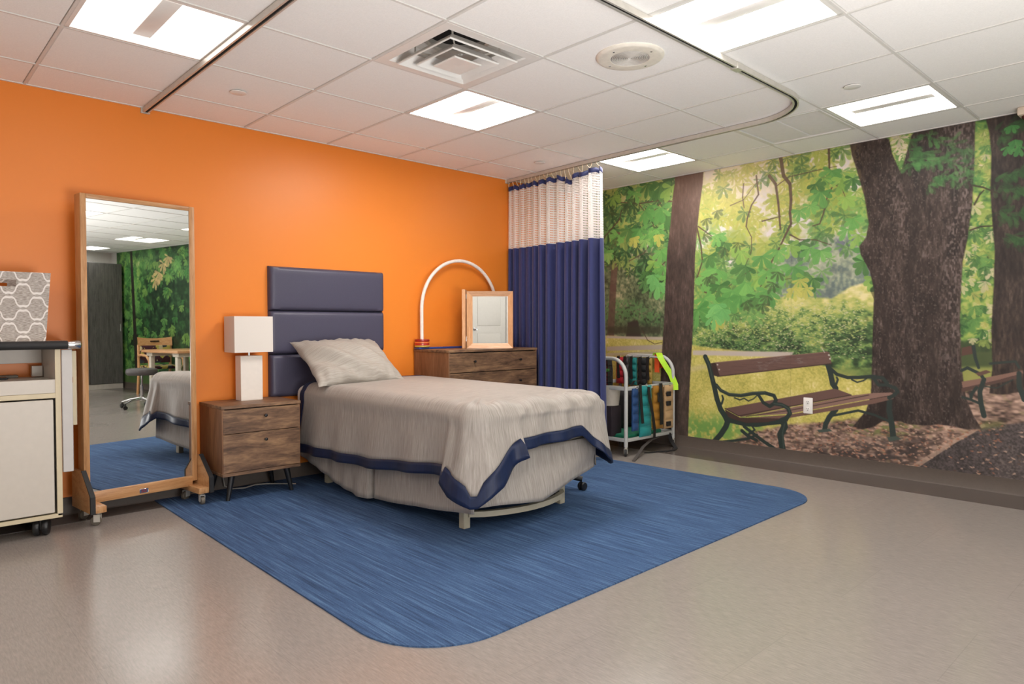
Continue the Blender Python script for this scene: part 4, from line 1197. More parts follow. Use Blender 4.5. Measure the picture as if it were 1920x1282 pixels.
# ---------------------------------------------------------------- pillow
def pillow_mesh(hw, hh, th, seed):
    rg = random.Random(seed); n, m_ = 40, 30
    wv = [(rg.uniform(3, 10), rg.uniform(3, 10), rg.uniform(0, 6.3), rg.uniform(.3, 1)) for _ in range(7)]
    bm = new(); uv = bm.loops.layers.uv.new('UVMap'); V = {}
    def P(i, j, sgn):
        u = -1+2*i/n; v = -1+2*j/m_
        u = math.sin(u*PI/2)*.35+u*.65; v = math.sin(v*PI/2)*.35+v*.65
        x = hw*u*(1-.075*(1-v*v)*abs(u)**2); y = hh*v*(1-.10*(1-u*u)*abs(v)**2)
        h = max(0, (1-abs(u)**2.2))**.55*max(0, (1-abs(v)**2.2))**.55
        wr = sum(a*math.sin(p*u+q*v+f_) for p, q, f_, a in wv)*.006
        ed = (sum(math.sin(17*u*k+k)*.006 for k in (1, 2))*smoothstep(.35, .8, abs(v))+math.sin(15*v+6*u)*.005*smoothstep(.5, .9, abs(u)))*h**.5
        z = sgn*(th*h*(1+.12*v if sgn > 0 else .75)+wr*h*2+ed)
        return (x, y, z), (y, x)
    T = {}
    for sgn in (1, -1):
        for i in range(n+1):
            for j in range(m_+1):
                edge = i in (0, n) or j in (0, m_)
                if edge and sgn < 0: V[i, j, -1] = V[i, j, 1]; continue
                co, t_ = P(i, j, sgn); V[i, j, sgn] = bm.verts.new(co); T[i, j] = t_
        for i in range(n):
            for j in range(m_):
                ids = [(i, j), (i+1, j), (i+1, j+1), (i, j+1)]
                if sgn < 0: ids = ids[::-1]
                f_ = bm.faces.new([V[a, b_, sgn] for a, b_ in ids])
                for lp, a in zip(f_.loops, ids): lp[uv].uv = T[a]
    KEEP.append(bm)
    return bm
M['pillow'] = fabric('pillow_grey', ((142, 135, 127), (172, 166, 158))[0], ((142, 135, 127), (172, 166, 158))[1], (140, 5), rough=.55, sheen=.15)
pil = obj('pillow', pillow_mesh(.335, .265, .105, 5), M['pillow'], None, angle=80)
tag(pil, 'plump grey pillow leaning against the headboard', 'pillow')
pil.matrix_world = Matrix.Translation((-2.85, -.335, .833)) @ Matrix.Rotation(R(-2), 4, 'Z') @ Matrix.Rotation(R(32), 4, 'X')

# ---------------------------------------------------------------- woods and fabrics
OAK = ((158, 110, 68), (184, 136, 90), (200, 156, 110))
M['oak_up'] = wood('oak_up', *OAK, stretch=(26, 26, 1.6), rough=.4)
M['oak_across'] = wood('oak_across', *OAK, stretch=(1.6, 26, 26), rough=.4)
M['oak_depth'] = wood('oak_depth', *OAK, stretch=(26, 3.2, 7), rough=.4)
RUST = ((70, 50, 38), (116, 87, 65), (156, 122, 90))
M['rustic'] = wood('rustic', *RUST, stretch=(1.6, 8, 9), rough=.5, scale=2.6, fine=.42)
M['rustic_up'] = wood('rustic_up', *RUST, stretch=(12, 12, 1.5), rough=.5, scale=2.6)
M['walnut_side'] = wood('walnut_side', (104, 70, 48), (128, 90, 62), (146, 106, 76), stretch=(10, 10, 1.3), rough=.5, scale=2.2)

def caster(name, parent, x, y, z_top, r_=.025, w=.02, rz=0, fork=None, tyre=None):
    """swivel caster hanging from z_top down to the floor (parent coordinates)"""
    f_ = new()
    lathe(f_, ((r_*.55, z_top), (r_*.55, z_top-.006), (r_*.3, z_top-.01), (r_*.3, 2*r_+.004)), (x, y, 0), 12)
    Mx = Matrix.Translation((x, y, 0)) @ Matrix.Rotation(rz, 4, 'Z')
    for s_ in (-1, 1): box(f_, (-r_*.3-.012, s_*(w/2+.003)-.0015, r_*.8), (r_*.45, s_*(w/2+.003)+.0015, 2*r_+.008), 0, 1, Mx)
    box(f_, (-r_*.3-.012, -w/2-.004, 2*r_+.005), (r_*.45, w/2+.004, 2*r_+.009), 0, 1, Mx)
    o = obj(name, f_, fork or M['aluminium'], parent)
    wh = new()
    lathe(wh, ((r_*.3, -w/2), (r_*.9, -w/2), (r_, -w/2+.003), (r_, w/2-.003), (r_*.9, w/2), (r_*.3, w/2)), (0, 0, 0), 20, 'y')
    bmesh.ops.transform(wh, matrix=Mx @ Matrix.Translation((-.012, 0, r_)), verts=wh.verts[:])
    obj('wheel', wh, tyre or M['black_rubber'], o)
    return o

# ---------------------------------------------------------------- tall mirror on wheels
MP = R(6.3)
ms = thing('floor_mirror', 'tall oak framed mirror on wheeled feet beside the white cabinet', 'mirror', (-4.16, -.22, 0), MP)
x0, x1, z0, z1 = -.295, .333, .128, 1.822
obj('frame_side', rbox((x0, 0, z0), (x0+.031, .09, z1), .003), M['oak_up'], ms)
obj('frame_side', rbox((x1-.031, 0, z0), (x1, .09, z1), .003), M['oak_up'], ms)
obj('frame_rail', rbox((x0+.031, .001, z1-.026), (x1-.031, .09, z1), .003), M['oak_across'], ms)
obj('frame_rail', rbox((x0+.031, -.004, z0-.03), (x1-.031, .09, z0+.032), .003), M['oak_across'], ms)
obj('glass', rbox((x0+.025, .008, z0+.028), (x1-.025, .012, z1-.02)), M['mirror'], ms, smooth=False)
obj('back_panel', rbox((x0+.025, .0125, z0+.028), (x1-.025, .08, z1-.02)), M['oak_up'], ms, smooth=False)
for s_, xs in ((-1, x0-.001), (1, x1+.001)):
    a, c = (xs-.02, xs) if s_ < 0 else (xs, xs+.02)
    prof = [(.12, .085), (.12, .285), (.0, .285), (-.09, .19), (-.148, .15), (-.15, .075)]
    prof = [(.13, .075), (.13, .285), (-.03, .285), (-.15, .17), (-.155, .075)]
    obj('foot_board', prism(new(), prof, a, c, 'x'), M['oak_depth'], ms, smooth=False)
    ed = [(-.029, .292), (-.036, .288), (-.158, .174), (-.163, .08), (-.163, .07), (-.154, .07), (-.154, .171), (-.03, .286)]
    obj('rubber_edge', prism(new(), [(-.02, .286), (-.028, .294), (-.158, .176), (-.166, .168), (-.166, .074), (-.154, .074), (-.150, .17), (-.032, .285)], a-.002, c+.002, 'x'), M['black_rubber'], ms, smooth=False)
    b0, b1_ = (xs, xs+.062) if s_ < 0 else (xs-.062, xs)
    obj('foot_block', rbox((b0, -.15, .072), (b1_, .125, .108), .003), M['oak_depth'], ms)
    cx_ = (b0+b1_)/2
    caster('caster', ms, cx_, -.115, .072, .026, .022, R(-35) if s_ < 0 else R(80), tyre=mat('grey_tyre%d' % (s_+1), (92, 84, 74), .5))
    caster('caster', ms, cx_, .085, .072, .026, .022, R(20), tyre=bpy.data.materials['grey_tyre%d' % (s_+1)])
pl = obj('maker_plate', rbox((-.01, -.0065, .108), (.04, -.004, .134), .002, 1), M['chrome'], ms)
bm = new()
box(bm, (-.002, -.0072, .113), (.03, -.0063, .117)); box(bm, (-.002, -.0072, .125), (.03, -.0063, .129))
box(bm, (.002, -.0073, .119), (.012, -.0064, .123)); box(bm, (.018, -.0073, .119), (.029, -.0064, .123))
obj('print', bm, mat('plate_ink', (120, 34, 34), .5), pl, smooth=False)

# ---------------------------------------------------------------- white rolling cabinet with counter
M['laminate'] = mat('laminate', (198, 190, 180), .4, .02, 30)
M['edge_cream'] = mat('edge_cream', (204, 190, 160), .45, .03)
cab = thing('rolling_cabinet', 'white laminate rolling cabinet with open shelf under a black edged counter', 'cabinet', (-5.1, -.22, 0))
xl, xr, yf, yb = -.60, .515, -.20, .19
obj('side_panel', rbox((xr-.022, yf, .1), (xr, yb, .968), .002, 1), M['laminate'], cab, smooth=False)
obj('side_panel', rbox((xl, yf, .1), (xl+.022, yb, .968), .002, 1), M['laminate'], cab, smooth=False)
obj('floor_panel', rbox((xl, yf, .09), (xr, yb, .112), .002, 1), M['edge_cream'], cab, smooth=False)
obj('shelf', rbox((xl+.023, yf+.004, .79), (xr-.023, yb, .808), .001, 1), M['laminate'], cab, smooth=False)
obj('apron', rbox((xl+.023, yf+.001, .742), (xr-.023, yf+.02, .812), .001, 1), M['laminate'], cab, smooth=False)
obj('cross_rail', rbox((xl+.023, yf-.002, .716), (xr-.023, yf+.02, .741), .001, 1), M['edge_cream'], cab, smooth=False)
obj('stile', rbox((xr-.024, yf-.003, .113), (xr+.001, yf-.0005, .968), .001, 1), M['edge_cream'], cab, smooth=False)
obj('back_panel', rbox((xl+.023, yb-.015, .113), (xr-.023, yb, .79), .001, 1), M['laminate'], cab, smooth=False)
obj('back_rail', rbox((xl+.023, yb-.02, .885), (xr-.023, yb, .968), .001, 1), M['laminate'], cab, smooth=False)
obj('back_cleat', rbox((xr-.075, yb-.06, .812), (xr-.026, yb-.02, .87), .001, 1), M['laminate'], cab, smooth=False)
for a, c in ((xl+.03, -.045), (-.037, xr-.034)):
    obj('door', rbox((a, yf-.004, .12), (c, yf+.015, .708), .003, 1), M['laminate'], cab)
obj('drop_leaf', rbox((xr+.004, yf-.01, .325), (xr+.052, yf+.012, .966), .003, 1), mat('leaf_grey', (192, 188, 186), .45, .02), cab)
obj('drop_leaf', rbox((xr+.056, yf+.05, .56), (xr+.082, yf+.075, .957), .003, 1), M['edge_cream'], cab)
kp = obj('latch', rbox((xr+.047, yf-.006, .79), (xr+.056, yf+.05, .822), .003, 2), mat('latch_tan', (176, 140, 104), .5), cab)
obj('hinge', rbox((.13, yf+.03, .958), (.18, yf+.05, .967), .002, 1), M['chrome'], cab)
ct = obj('countertop', rbox((xl-.03, yf-.005, .972), (xr+.085, yb+.01, 1.008), .004, 2), M['laminate'], cab)
obj('bullnose', tube(new(), [(xl-.03, yf-.012, .99), (xr+.03, yf-.012, .99)], .0215, 14), M['black_rubber'], cab)
obj('counter_corner', lathe(new(), ((.022, xr+.031), (.0235, xr+.04), (.0235, xr+.075), (.02, xr+.088), (.012, xr+.092)), (0, yf-.012, .99), 14, 'x'), M['chrome'], cab)
for x, y in ((.435, -.13), (.435, .12), (-.5, -.13), (-.5, .12)):
    o = new()
    lathe(o, ((.02, .09), (.02, .082), (.009, .08), (.009, .05)), (x, y, 0), 12)
    o = obj('caster', o, M['black_plastic'], cab)
    for sgn in (-1, 1):
        wb = lathe(new(), ((.012, -.014), (.040, -.014), (.0448, -.007), (.0448, .007), (.040, .014), (.012, .014)), (0, 0, 0), 22, 'y')
        bmesh.ops.transform(wb, matrix=Matrix.Translation((x, y-.0, .045)) @ Matrix.Rotation(R(70), 4, 'Z') @ Matrix.Translation((-.012, sgn*.02, 0)), verts=wb.verts[:])
        obj('wheel', wb, M['black_plastic'], o)
    hd = new(); box(hd, (-.036, -.007, .03), (.028, .007, .088), .004, 1, Matrix.Translation((x, y, 0)) @ Matrix.Rotation(R(70), 4, 'Z'))
    obj('hood', hd, M['black_plastic'], o)
# flat things lying in the open shelf
t = tag(obj('folder', rbox((-5.2, -.2, .81), (-4.78, -.1, .818), .002, 1), mat('folder_black', (30, 34, 40), .35)), 'flat black folder lying in the open cabinet shelf', 'folder')
t = tag(obj('clipboard', rbox((-5.12, -.08, .8085), (-4.72, .02, .822), .002, 1), mat('board_grey', (128, 122, 112), .5)), 'flat grey clipboard lying at the back of the open cabinet shelf', 'clipboard')

# ---------------------------------------------------------------- patterned basket
def trellis():
    mt, nt, b = nodes_of('trellis_fabric')
    tc = add(nt, 'ShaderNodeTexCoord'); sep = add(nt, 'ShaderNodeSeparateXYZ')
    nt.links.new(tc.outputs['UV'], sep.inputs[0])
    def mth(op, a, b_=None, c=None):
        n = add(nt, 'ShaderNodeMath', operation=op)
        for i, v in enumerate((a, b_, c)):
            if v is None: continue
            if isinstance(v, (int, float)): n.inputs[i].default_value = v
            else: nt.links.new(v, n.inputs[i])
        return n.outputs[0]
    u = mth('MULTIPLY', sep.outputs[0], 2*PI/.119); v = mth('MULTIPLY', sep.outputs[1], 2*PI/.134)
    # ogee lattice: cos u + cos v with a small ripple for the pointed tips
    cu = mth('COSINE', u); cv_ = mth('COSINE', v)
    c3 = mth('COSINE', mth('MULTIPLY', v, 3.0)); d3 = mth('COSINE', mth('MULTIPLY', u, 3.0))
    f_ = mth('ADD', mth('ADD', cu, cv_), mth('SUBTRACT', mth('MULTIPLY', c3, .2), mth('MULTIPLY', d3, .2)))
    fa = mth('ABSOLUTE', f_)
    line = mth('LESS_THAN', fa, .27)
    mp = add(nt, 'ShaderNodeMapping'); mp.inputs['Scale'].default_value = (60, 420, 1)
    nt.links.new(tc.outputs['UV'], mp.inputs[0])
    nz = add(nt, 'ShaderNodeTexNoise', i_Scale=1.0, i_Detail=3.0); nt.links.new(mp.outputs[0], nz.inputs['Vector'])
    rp = add(nt, 'ShaderNodeValToRGB'); e = rp.color_ramp.elements
    e[0].position = .4; e[0].color = lin((146, 136, 128))+(1,); e[1].position = .62; e[1].color = lin((196, 188, 182))+(1,)
    nt.links.new(nz.outputs['Fac'], rp.inputs[0])
    mx = add(nt, 'ShaderNodeMix', data_type='RGBA'); nt.links.new(line, mx.inputs[0])
    nt.links.new(rp.outputs[0], mx.inputs['A']); mx.inputs['B'].default_value = lin((228, 222, 218))+(1,)
    nt.links.new(mx.outputs['Result'], b.inputs['Base Color']); b.inputs['Roughness'].default_value = .8
    bp_ = add(nt, 'ShaderNodeBump', i_Strength=.2, i_Distance=.001)
    nt.links.new(nz.outputs['Fac'], bp_.inputs['Height']); nt.links.new(bp_.outputs[0], b.inputs['Normal'])
    return mt
M['trellis'] = trellis()
bk = thing('storage_basket', 'grey and white trellis patterned fabric basket on the counter', 'basket', (-4.83, -.22, 1.009))
def basket_side(name, pts, hole=None):
    """quad wall; pts bottom-left, bottom-right, top-right, top-left; hole in (u, v) fractions"""
    bm = new(); uv = bm.loops.layers.uv.new('UVMap')
    A, B, C_, D = [Vector(p) for p in pts]
    us = [0, 1] if not hole else [0, hole[0], hole[1], 1]
    vs = [0, 1] if not hole else [0, hole[2], hole[3], 1]
    L = (B-A).length; Ht = (D-A).length; Lt = (C_-D).length
    def P(u, v): return (A+(B-A)*u)*(1-v)+(D+(C_-D)*u)*v
    V = {(i, j): bm.verts.new(P(u, v)) for i, u in enumerate(us) for j, v in enumerate(vs)}
    for i in range(len(us)-1):
        for j in range(len(vs)-1):
            if hole and i == 1 and j == 1: continue
            ids = [(i, j), (i+1, j), (i+1, j+1), (i, j+1)]
            f_ = bm.faces.new([V[k] for k in ids])
            for lp, k in zip(f_.loops, ids): lp[uv].uv = ((us[k[0]]-.5)*(L+(Lt-L)*vs[k[1]])+.02, vs[k[1]]*Ht+.03)
    KEEP.append(bm)
    o = obj(name, bm, M['trellis'], bk, smooth=False)
    md = o.modifiers.new('thick', 'SOLIDIFY'); md.thickness = .006; md.offset = -1
    return o
bw, bd, tw, td, bh = .196, .125, .218, .15, .355
basket_side('front_side', [(-bw, -bd, 0), (bw, -bd, 0), (tw, -td, bh), (-tw, -td, bh)], (.36, .665, .79, .885))
basket_side('right_side', [(bw, -bd, 0), (bw, bd, 0), (tw+.014, td, bh-.004), (tw, -td, bh)])
basket_side('left_side', [(-bw, bd, 0), (-bw, -bd, 0), (-tw, -td, bh), (-tw, td, bh)])
basket_side('rear_side', [(bw, bd, 0), (-bw, bd, 0), (-tw, td, bh), (tw+.014, td, bh-.004)], (.36, .665, .79, .885))
obj('bottom', rbox((-bw+.002, -bd+.002, 0), (bw-.002, bd-.002, .006)), mat('basket_lining', (150, 140, 132), .9), bk)

# ---------------------------------------------------------------- nightstand and lamp
ns = thing('nightstand', 'rustic brown two drawer nightstand on splayed black legs beside the bed', 'nightstand', (-3.50, -.205, 0))
a, f0, bk_ = .2525, -.185, .19
def carcass(o, a, f0, bk_, zb, zt, side_mat):
    obj('top', rbox((-a-.004, f0-.004, zt-.02), (a+.004, bk_, zt), .002, 1), M['rustic'], o)
    obj('base_board', rbox((-a, f0-.003, zb), (a, bk_, zb+.02), .002, 1), M['rustic'], o)
    for s_ in (-1, 1): obj('side_panel', rbox((min(s_*a, s_*(a-.016)), f0, zb+.0205), (max(s_*a, s_*(a-.016)), bk_, zt-.0205), .001, 1), side_mat, o)
    obj('back_panel', rbox((-a+.017, bk_-.01, zb+.021), (a-.017, bk_-.001, zt-.021)), side_mat, o)
    obj('inside', rbox((-a+.017, f0+.024, zb+.021), (a-.017, bk_-.011, zt-.021)), M['dark_hole'], o)
def knob(parent, x, y, z):
    obj('knob', lathe(new(), ((.004, 0), (.004, -.012), (.0085, -.014), (.0105, -.019), (.009, -.0245), (.001, -.0265)), (x, y, z), 16, 'y'), M['black_plastic'], parent)
carcass(ns, a, f0, bk_, .163, .598, M['walnut_side'])
for z0, z1, kz in ((.425, .572, .523), (.1855, .4215, .372)):
    d_ = obj('drawer', rbox((-a+.006, f0-.002, z0), (a-.004, f0+.018, z1), .0015, 1), M['rustic'], ns)
    knob(d_, .015, f0-.002, kz)
for sx in (-1, 1):
    for sy in (-1, 1):
        y = f0+.05 if sy < 0 else bk_-.06
        obj('leg', tube(new(), [(sx*(a-.075), y, .162), (sx*(a-.045), y+sy*.012, .0065)], [.021, .012], 14), M['black_plastic'], ns)

lp = thing('table_lamp', 'white block table lamp with a rectangular white shade on the nightstand', 'lamp', (-3.474, -.125, .598))
M['lamp_white'] = mat('lamp_white', (228, 220, 212), .45, .02)
M['shade_white'] = mat('shade_white', (222, 215, 208), .85, .02, 300, bump=.1)
obj('lamp_base', rbox((-.073, -.045, 0), (.073, .045, .294), .002, 1), M['lamp_white'], lp)
obj('stem', lathe(new(), ((.0085, .294), (.0085, .345), (.012, .347), (.012, .36)), (0, 0, 0), 14), M['chrome'], lp)
bm = new(); w_, d__ = .126, .085
rows = [[(-w_, -d__, z), (w_, -d__, z), (w_, d__, z), (-w_, d__, z)] for z in (.318, .553)]
grid_mesh(rows, bm, close=True)
KEEP.append(bm); sh_ = obj('lamp_shade', bm, M['shade_white'], lp, smooth=False); md = sh_.modifiers.new('t', 'SOLIDIFY'); md.thickness = .004; md.offset = 0
bm = new()
for x_, y_ in ((1, 0), (-1, 0), (0, 1), (0, -1)): tube(bm, [(0, 0, .352), (x_*(w_-.003), y_*(d__-.003), .37)], .002, 6)
obj('spider', bm, M['chrome'], lp)
obj('bulb', lathe(new(), ((.013, .36), (.014, .385), (.03, .42), (.03, .45), (.018, .475), (.001, .48)), (0, 0, 0), 18), M['lamp_white'], lp)

# cables on the floor under the nightstand
t = thing('power_cable', 'thin pale power cable on the carpet behind the nightstand', 'cable', (-3.45, -.1, 0))
cb = mat('cable_grey', (150, 146, 140), .5)
obj('cord', tube(new(), [(.25, -.12, .011), (.16, -.03, .011), (.1, .02, .011), (.03, .03, .014), (-.05, .0, .011), (-.12, .03, .011), (-.16, .06, .03), (-.17, .075, .12), (-.17, .08, .2)], .0045, 8), cb, t)
obj('plug', rbox((-.19, .06, .2), (-.15, .092, .25), .006, 2), cb, t)

# ---------------------------------------------------------------- dresser
dr = thing('dresser', 'wide rustic brown dresser with black knobs between bed and curtain', 'dresser', (-1.59, -.245, 0))
a, f0, bk_ = .48, -.225, .23
carcass(dr, a, f0, bk_, .163, .90, M['walnut_side'])
for z0, z1, kz in ((.722, .872, .806), (.463, .716, .63), (.186, .458, .36)):
    d_ = obj('drawer', rbox((-a+.006, f0-.003, z0), (a-.004, f0+.018, z1), .0015, 1), M['rustic'], dr)
    knob(d_, -.23, f0-.003, kz); knob(d_, .27, f0-.003, kz)
for sx in (-1, 1):
    for sy in (-1, 1):
        y = f0+.05 if sy < 0 else bk_-.06
        obj('leg', tube(new(), [(sx*(a-.09), y, .162), (sx*(a-.06), y+sy*.012, .0065 if sx < 0 else .0065)], [.021, .012], 14), M['black_plastic'], dr)

# arch toy with rings
ar = thing('therapy_arch', 'white arch tube with coloured rings on a blue board on the dresser', 'therapy toy', (-1.62, -.066, .90))
obj('board', rbox((-.46, -.04, 0), (.46, .04, .014), .003, 2), mat('board_blue', (40, 66, 140), .4), ar)
pts = []
for k in range(41):
    a = PI-PI*k/40
    xx = .41*math.cos(a); zz = .015+.31+.415*math.sin(a)
    pts.append((xx, 0, zz))
pts = [(-.408, 0, .015), (-.41, 0, .16)]+pts+[(.41, 0, .16), (.408, 0, .015)]
obj('arch_tube', tube(new(), pts, .0145, 16), mat('arch_white', (240, 232, 226), .35), ar)
ring_cols = (('ring_yellow', (206, 170, 70)), ('ring_red', (184, 44, 30)), ('ring_orange', (226, 110, 50)), ('ring_cherry', (150, 30, 26)))
zz = .015
for (nm, col), h in zip(ring_cols, (.014, .016, .014, .02)):
    obj('ring', lathe(new(), ((.016, zz+.001), (.058, zz+.001), (.062, zz+h/2), (.058, zz+h), (.016, zz+h)), (-.408, 0, 0), 28), mat(nm, col, .3), ar)
    zz += h

# folding vanity mirror
vm = thing('vanity_mirror', 'beech framed folding vanity mirror standing on the dresser', 'mirror', (-1.528, -.335, .90), R(46.7-90))
wm, hm_ = .192, .475
M['beech'] = wood('beech', (196, 142, 98), (214, 162, 118), (228, 180, 138), stretch=(20, 20, 2), rough=.4)
M['beech_across'] = wood('beech_across', (206, 156, 118), (222, 176, 140), (236, 196, 160), stretch=(2, 20, 20), rough=.4)
fw_ = .042
def mitre(lo, hi, horizontal):
    bm = new(); (x0, z0), (x1, z1) = lo, hi
    return bm
def bevel_bar(p_out0, p_out1, p_in1, p_in0):
    bm = new()
    fr_ = [bm.verts.new((p[0], y, p[1])) for p, y in ((p_out0, -.03), (p_out1, -.03), (p_in1, -.004), (p_in0, -.004))]
    bk2 = [bm.verts.new((p[0], y, p[1])) for p, y in ((p_out0, .022), (p_out1, .022), (p_in1, .022), (p_in0, .022))]
    bm.faces.new(fr_); bm.faces.new(bk2[::-1])
    for i in range(4): bm.faces.new((fr_[i], bk2[i], bk2[(i+1) % 4], fr_[(i+1) % 4]))
    return bm
o0, o1, o2, o3 = (-wm, 0), (wm, 0), (wm, hm_), (-wm, hm_)
i0, i1, i2, i3 = (-wm+fw_+.006, fw_), (wm-fw_, fw_), (wm-fw_, hm_-fw_), (-wm+fw_+.006, hm_-fw_)
obj('frame_rail', bevel_bar(o0, o1, i1, i0), M['beech_across'], vm, smooth=False)
obj('frame_rail', bevel_bar(o3, o2, i2, i3), M['beech_across'], vm, smooth=False)
obj('frame_side', bevel_bar(o0, o3, i3, i0), M['beech'], vm, smooth=False)
obj('frame_side', bevel_bar(o1, o2, i2, i1), M['beech'], vm, smooth=False)
obj('glass', rbox((i0[0]-.003, -.002, fw_-.003), (i1[0]+.003, .002, hm_-fw_+.003)), M['mirror'], vm, smooth=False)
obj('back_panel', rbox((-wm+.004, .0022, .004), (wm-.004, .02, hm_-.004)), M['beech'], vm, smooth=False)
bm = rbox((-wm-.03, -.10, 0), (-wm-.004, .06, hm_+.012), .002, 1)
bmesh.ops.rotate(bm, verts=bm.verts[:], cent=(-wm, 0, 0), matrix=Matrix.Rotation(R(-3), 3, 'Z'))
wing = obj('wing', bm, M['beech'], vm)
bm = new()
for z in (.06, .41): lathe(bm, ((.005, z), (.005, z+.04)), (-wm-.003, -.031, 0), 10)
obj('hinge', bm, M['chrome'], wing)

# ---------------------------------------------------------------- privacy curtain
M['curtain_navy'] = mat('curtain_navy', (40, 48, 102), .75, .05, 300, sheen=.25, bump=.15)
def net_mat():
    mt, nt, b = nodes_of('curtain_net')
    tc = add(nt, 'ShaderNodeTexCoord')
    sep = add(nt, 'ShaderNodeSeparateXYZ'); nt.links.new(tc.outputs['UV'], sep.inputs[0])
    def mth(op, a, b_=None):
        n = add(nt, 'ShaderNodeMath', operation=op)
        for i, v in enumerate((a, b_)):
            if v is None: continue
            if isinstance(v, (int, float)): n.inputs[i].default_value = v
            else: nt.links.new(v, n.inputs[i])
        return n.outputs[0]
    p = .0135
    u = mth('MULTIPLY', sep.outputs[0], 2*PI/p); v = mth('MULTIPLY', sep.outputs[1], 2*PI/(p*1.5))
    hole = mth('GREATER_THAN', mth('MULTIPLY', mth('COSINE', mth('MULTIPLY', u, .5)), mth('COSINE', mth('MULTIPLY', v, .5))), .68)
    hole2 = mth('LESS_THAN', mth('MULTIPLY', mth('COSINE', mth('MULTIPLY', u, .5)), mth('COSINE', mth('MULTIPLY', v, .5))), -.68)
    h = mth('MAXIMUM', hole, hole2)
    tr = add(nt, 'ShaderNodeBsdfTransparent'); mx = add(nt, 'ShaderNodeMixShader')
    b.inputs['Base Color'].default_value = lin((248, 244, 243))+(1,); b.inputs['Roughness'].default_value = .8
    out = nt.nodes['Material Output']
    tl = add(nt, 'ShaderNodeBsdfTranslucent'); tl.inputs[0].default_value = lin((246, 242, 240))+(1,)
    cl = add(nt, 'ShaderNodeMixShader'); cl.inputs[0].default_value = .45
    nt.links.new(b.outputs[0], cl.inputs[1]); nt.links.new(tl.outputs[0], cl.inputs[2])
    nt.links.new(h, mx.inputs[0]); nt.links.new(cl.outputs[0], mx.inputs[1]); nt.links.new(tr.outputs[0], mx.inputs[2])
    nt.links.new(mx.outputs[0], out.inputs['Surface'])
    return mt
M['net'] = net_mat()
cur = thing('privacy_curtain', 'navy privacy curtain with a white net top drawn beside the dresser', 'curtain', (0, 0, 0))
NC = 420
def curtain_line(s, z):
    """s in 0..1 from the wall to the leading edge; folds deepen towards the hem"""
    q = (2.36-z)/2.2
    y = -.012-1.095*s-.03*s*q
    nfold = 12.5
    ph = 2*PI*nfold*(s**.85)+1.1*math.sin(7.3*s)+.8*math.sin(17*s+.6)+.25*q*math.sin(11*s+1)
    amp = (.022+.026*smoothstep(.2, .75, s))*(.75+.4*q)*(1+.35*math.sin(13*s+2))
    x = XT+.042-.015*s+amp*math.sin(ph)+.008*math.sin(ph*.5+1.1)*q
    y += .012*math.sin(2*ph+.4)*(.4+q)
    x -= .02*smoothstep(.45, .6, s)*q
    return x, y
S_ = [k/NC for k in range(NC+1)]
arc_u = [0]
for k in range(NC):
    p, q = curtain_line(S_[k], 2.0), curtain_line(S_[k+1], 2.0)
    arc_u.append(arc_u[-1]+math.hypot(p[0]-q[0], p[1]-q[1]))
def curtain_part(name, zs, mt, thick):
    bm = new(); uv = bm.loops.layers.uv.new('UVMap')
    V = [[bm.verts.new((*curtain_line(s, z(s) if callable(z) else z), z(s) if callable(z) else z)) for s in S_] for z in zs]
    for r_ in range(len(V)-1):
        for k in range(NC):
            f_ = bm.faces.new((V[r_][k], V[r_+1][k], V[r_+1][k+1], V[r_][k+1]))
            for lp, (i, j) in zip(f_.loops, ((r_, k), (r_+1, k), (r_+1, k+1), (r_, k+1))): lp[uv].uv = (arc_u[j], V[i][j].co.z)
    KEEP.append(bm)
    o = obj(name, bm, mt, cur, angle=180)
    if thick: md = o.modifiers.new('t', 'SOLIDIFY'); md.thickness = thick; md.offset = 0
    return o
droop = lambda s: 2.362-.012*abs(math.sin(PI*22*s))-.05*math.exp(-((s-.69)/.05)**2)-.02*math.exp(-((s-.82)/.03)**2)
zh = [droop, lambda s: droop(s)-.018, lambda s: droop(s)-.038]
curtain_part('header', zh, M['curtain_navy'], .004)
curtain_part('net', [lambda s: droop(s)-.036]+[2.3-.05*k for k in range(0, 10)]+[1.785], M['net'], 0)
curtain_part('curtain_cloth', [1.79, 1.784]+[1.78-.1*k for k in range(1, 16)]+[.13], M['curtain_navy'], .003)
for k in range(22):
    s = (k+.5)/22; x, y = curtain_line(s, 2.36); zt = droop(s)
    bm = tube(new(), [(XT+.03-.03*s, y, CEIL-.03), (XT+.03-.03*s, y, CEIL-.04), (x, y, zt-.002)], .0035, 6)
    obj('hook', bm, mat('hook_cream', (214, 196, 170), .5) if k == 0 else bpy.data.materials['hook_cream'], cur)

# ---------------------------------------------------------------- cart of ankle weights
ca_ = thing('weight_rack', 'white tube rolling rack hung with ankle weights by the mural', 'rack', (-.385, -.84, 0))
M['rack_white'] = mat('rack_white', (178, 178, 176), .3, .03)
hx_ = .345; yf, yb = -.298, .298
for s_ in (-1, 1):
    x = s_*hx_ if s_ < 0 else hx_
    pts = [(x, yf, .075), (x, yf, .66)]
    for k in range(1, 9): a = k/8*PI/2; pts.append((x, yf+.15*(1-math.cos(a)), .66+.15*math.sin(a)))
    for k in range(0, 9): a = k/8*PI/2; pts.append((x, yb-.15+.15*math.sin(a), .66+.15*math.cos(a)))
    pts += [(x, yb, .075)]
    obj('end_hoop', tube(new(), pts, .0165, 14), M['rack_white'], ca_)
    for y in (yf, yb): caster('caster', ca_, x, y, .078, .028, .02, R(30 if y == yf else 200), tyre=M['black_rubber'])
for y in (yf, yb):
    obj('middle_rail', rbox((-hx_, y-.009, .545), (hx_, y+.009, .577), .003, 2), M['rack_white'], ca_)
    obj('bottom_rail', rbox((-hx_, y-.009, .115), (hx_, y+.009, .145), .003, 2), M['rack_white'], ca_)
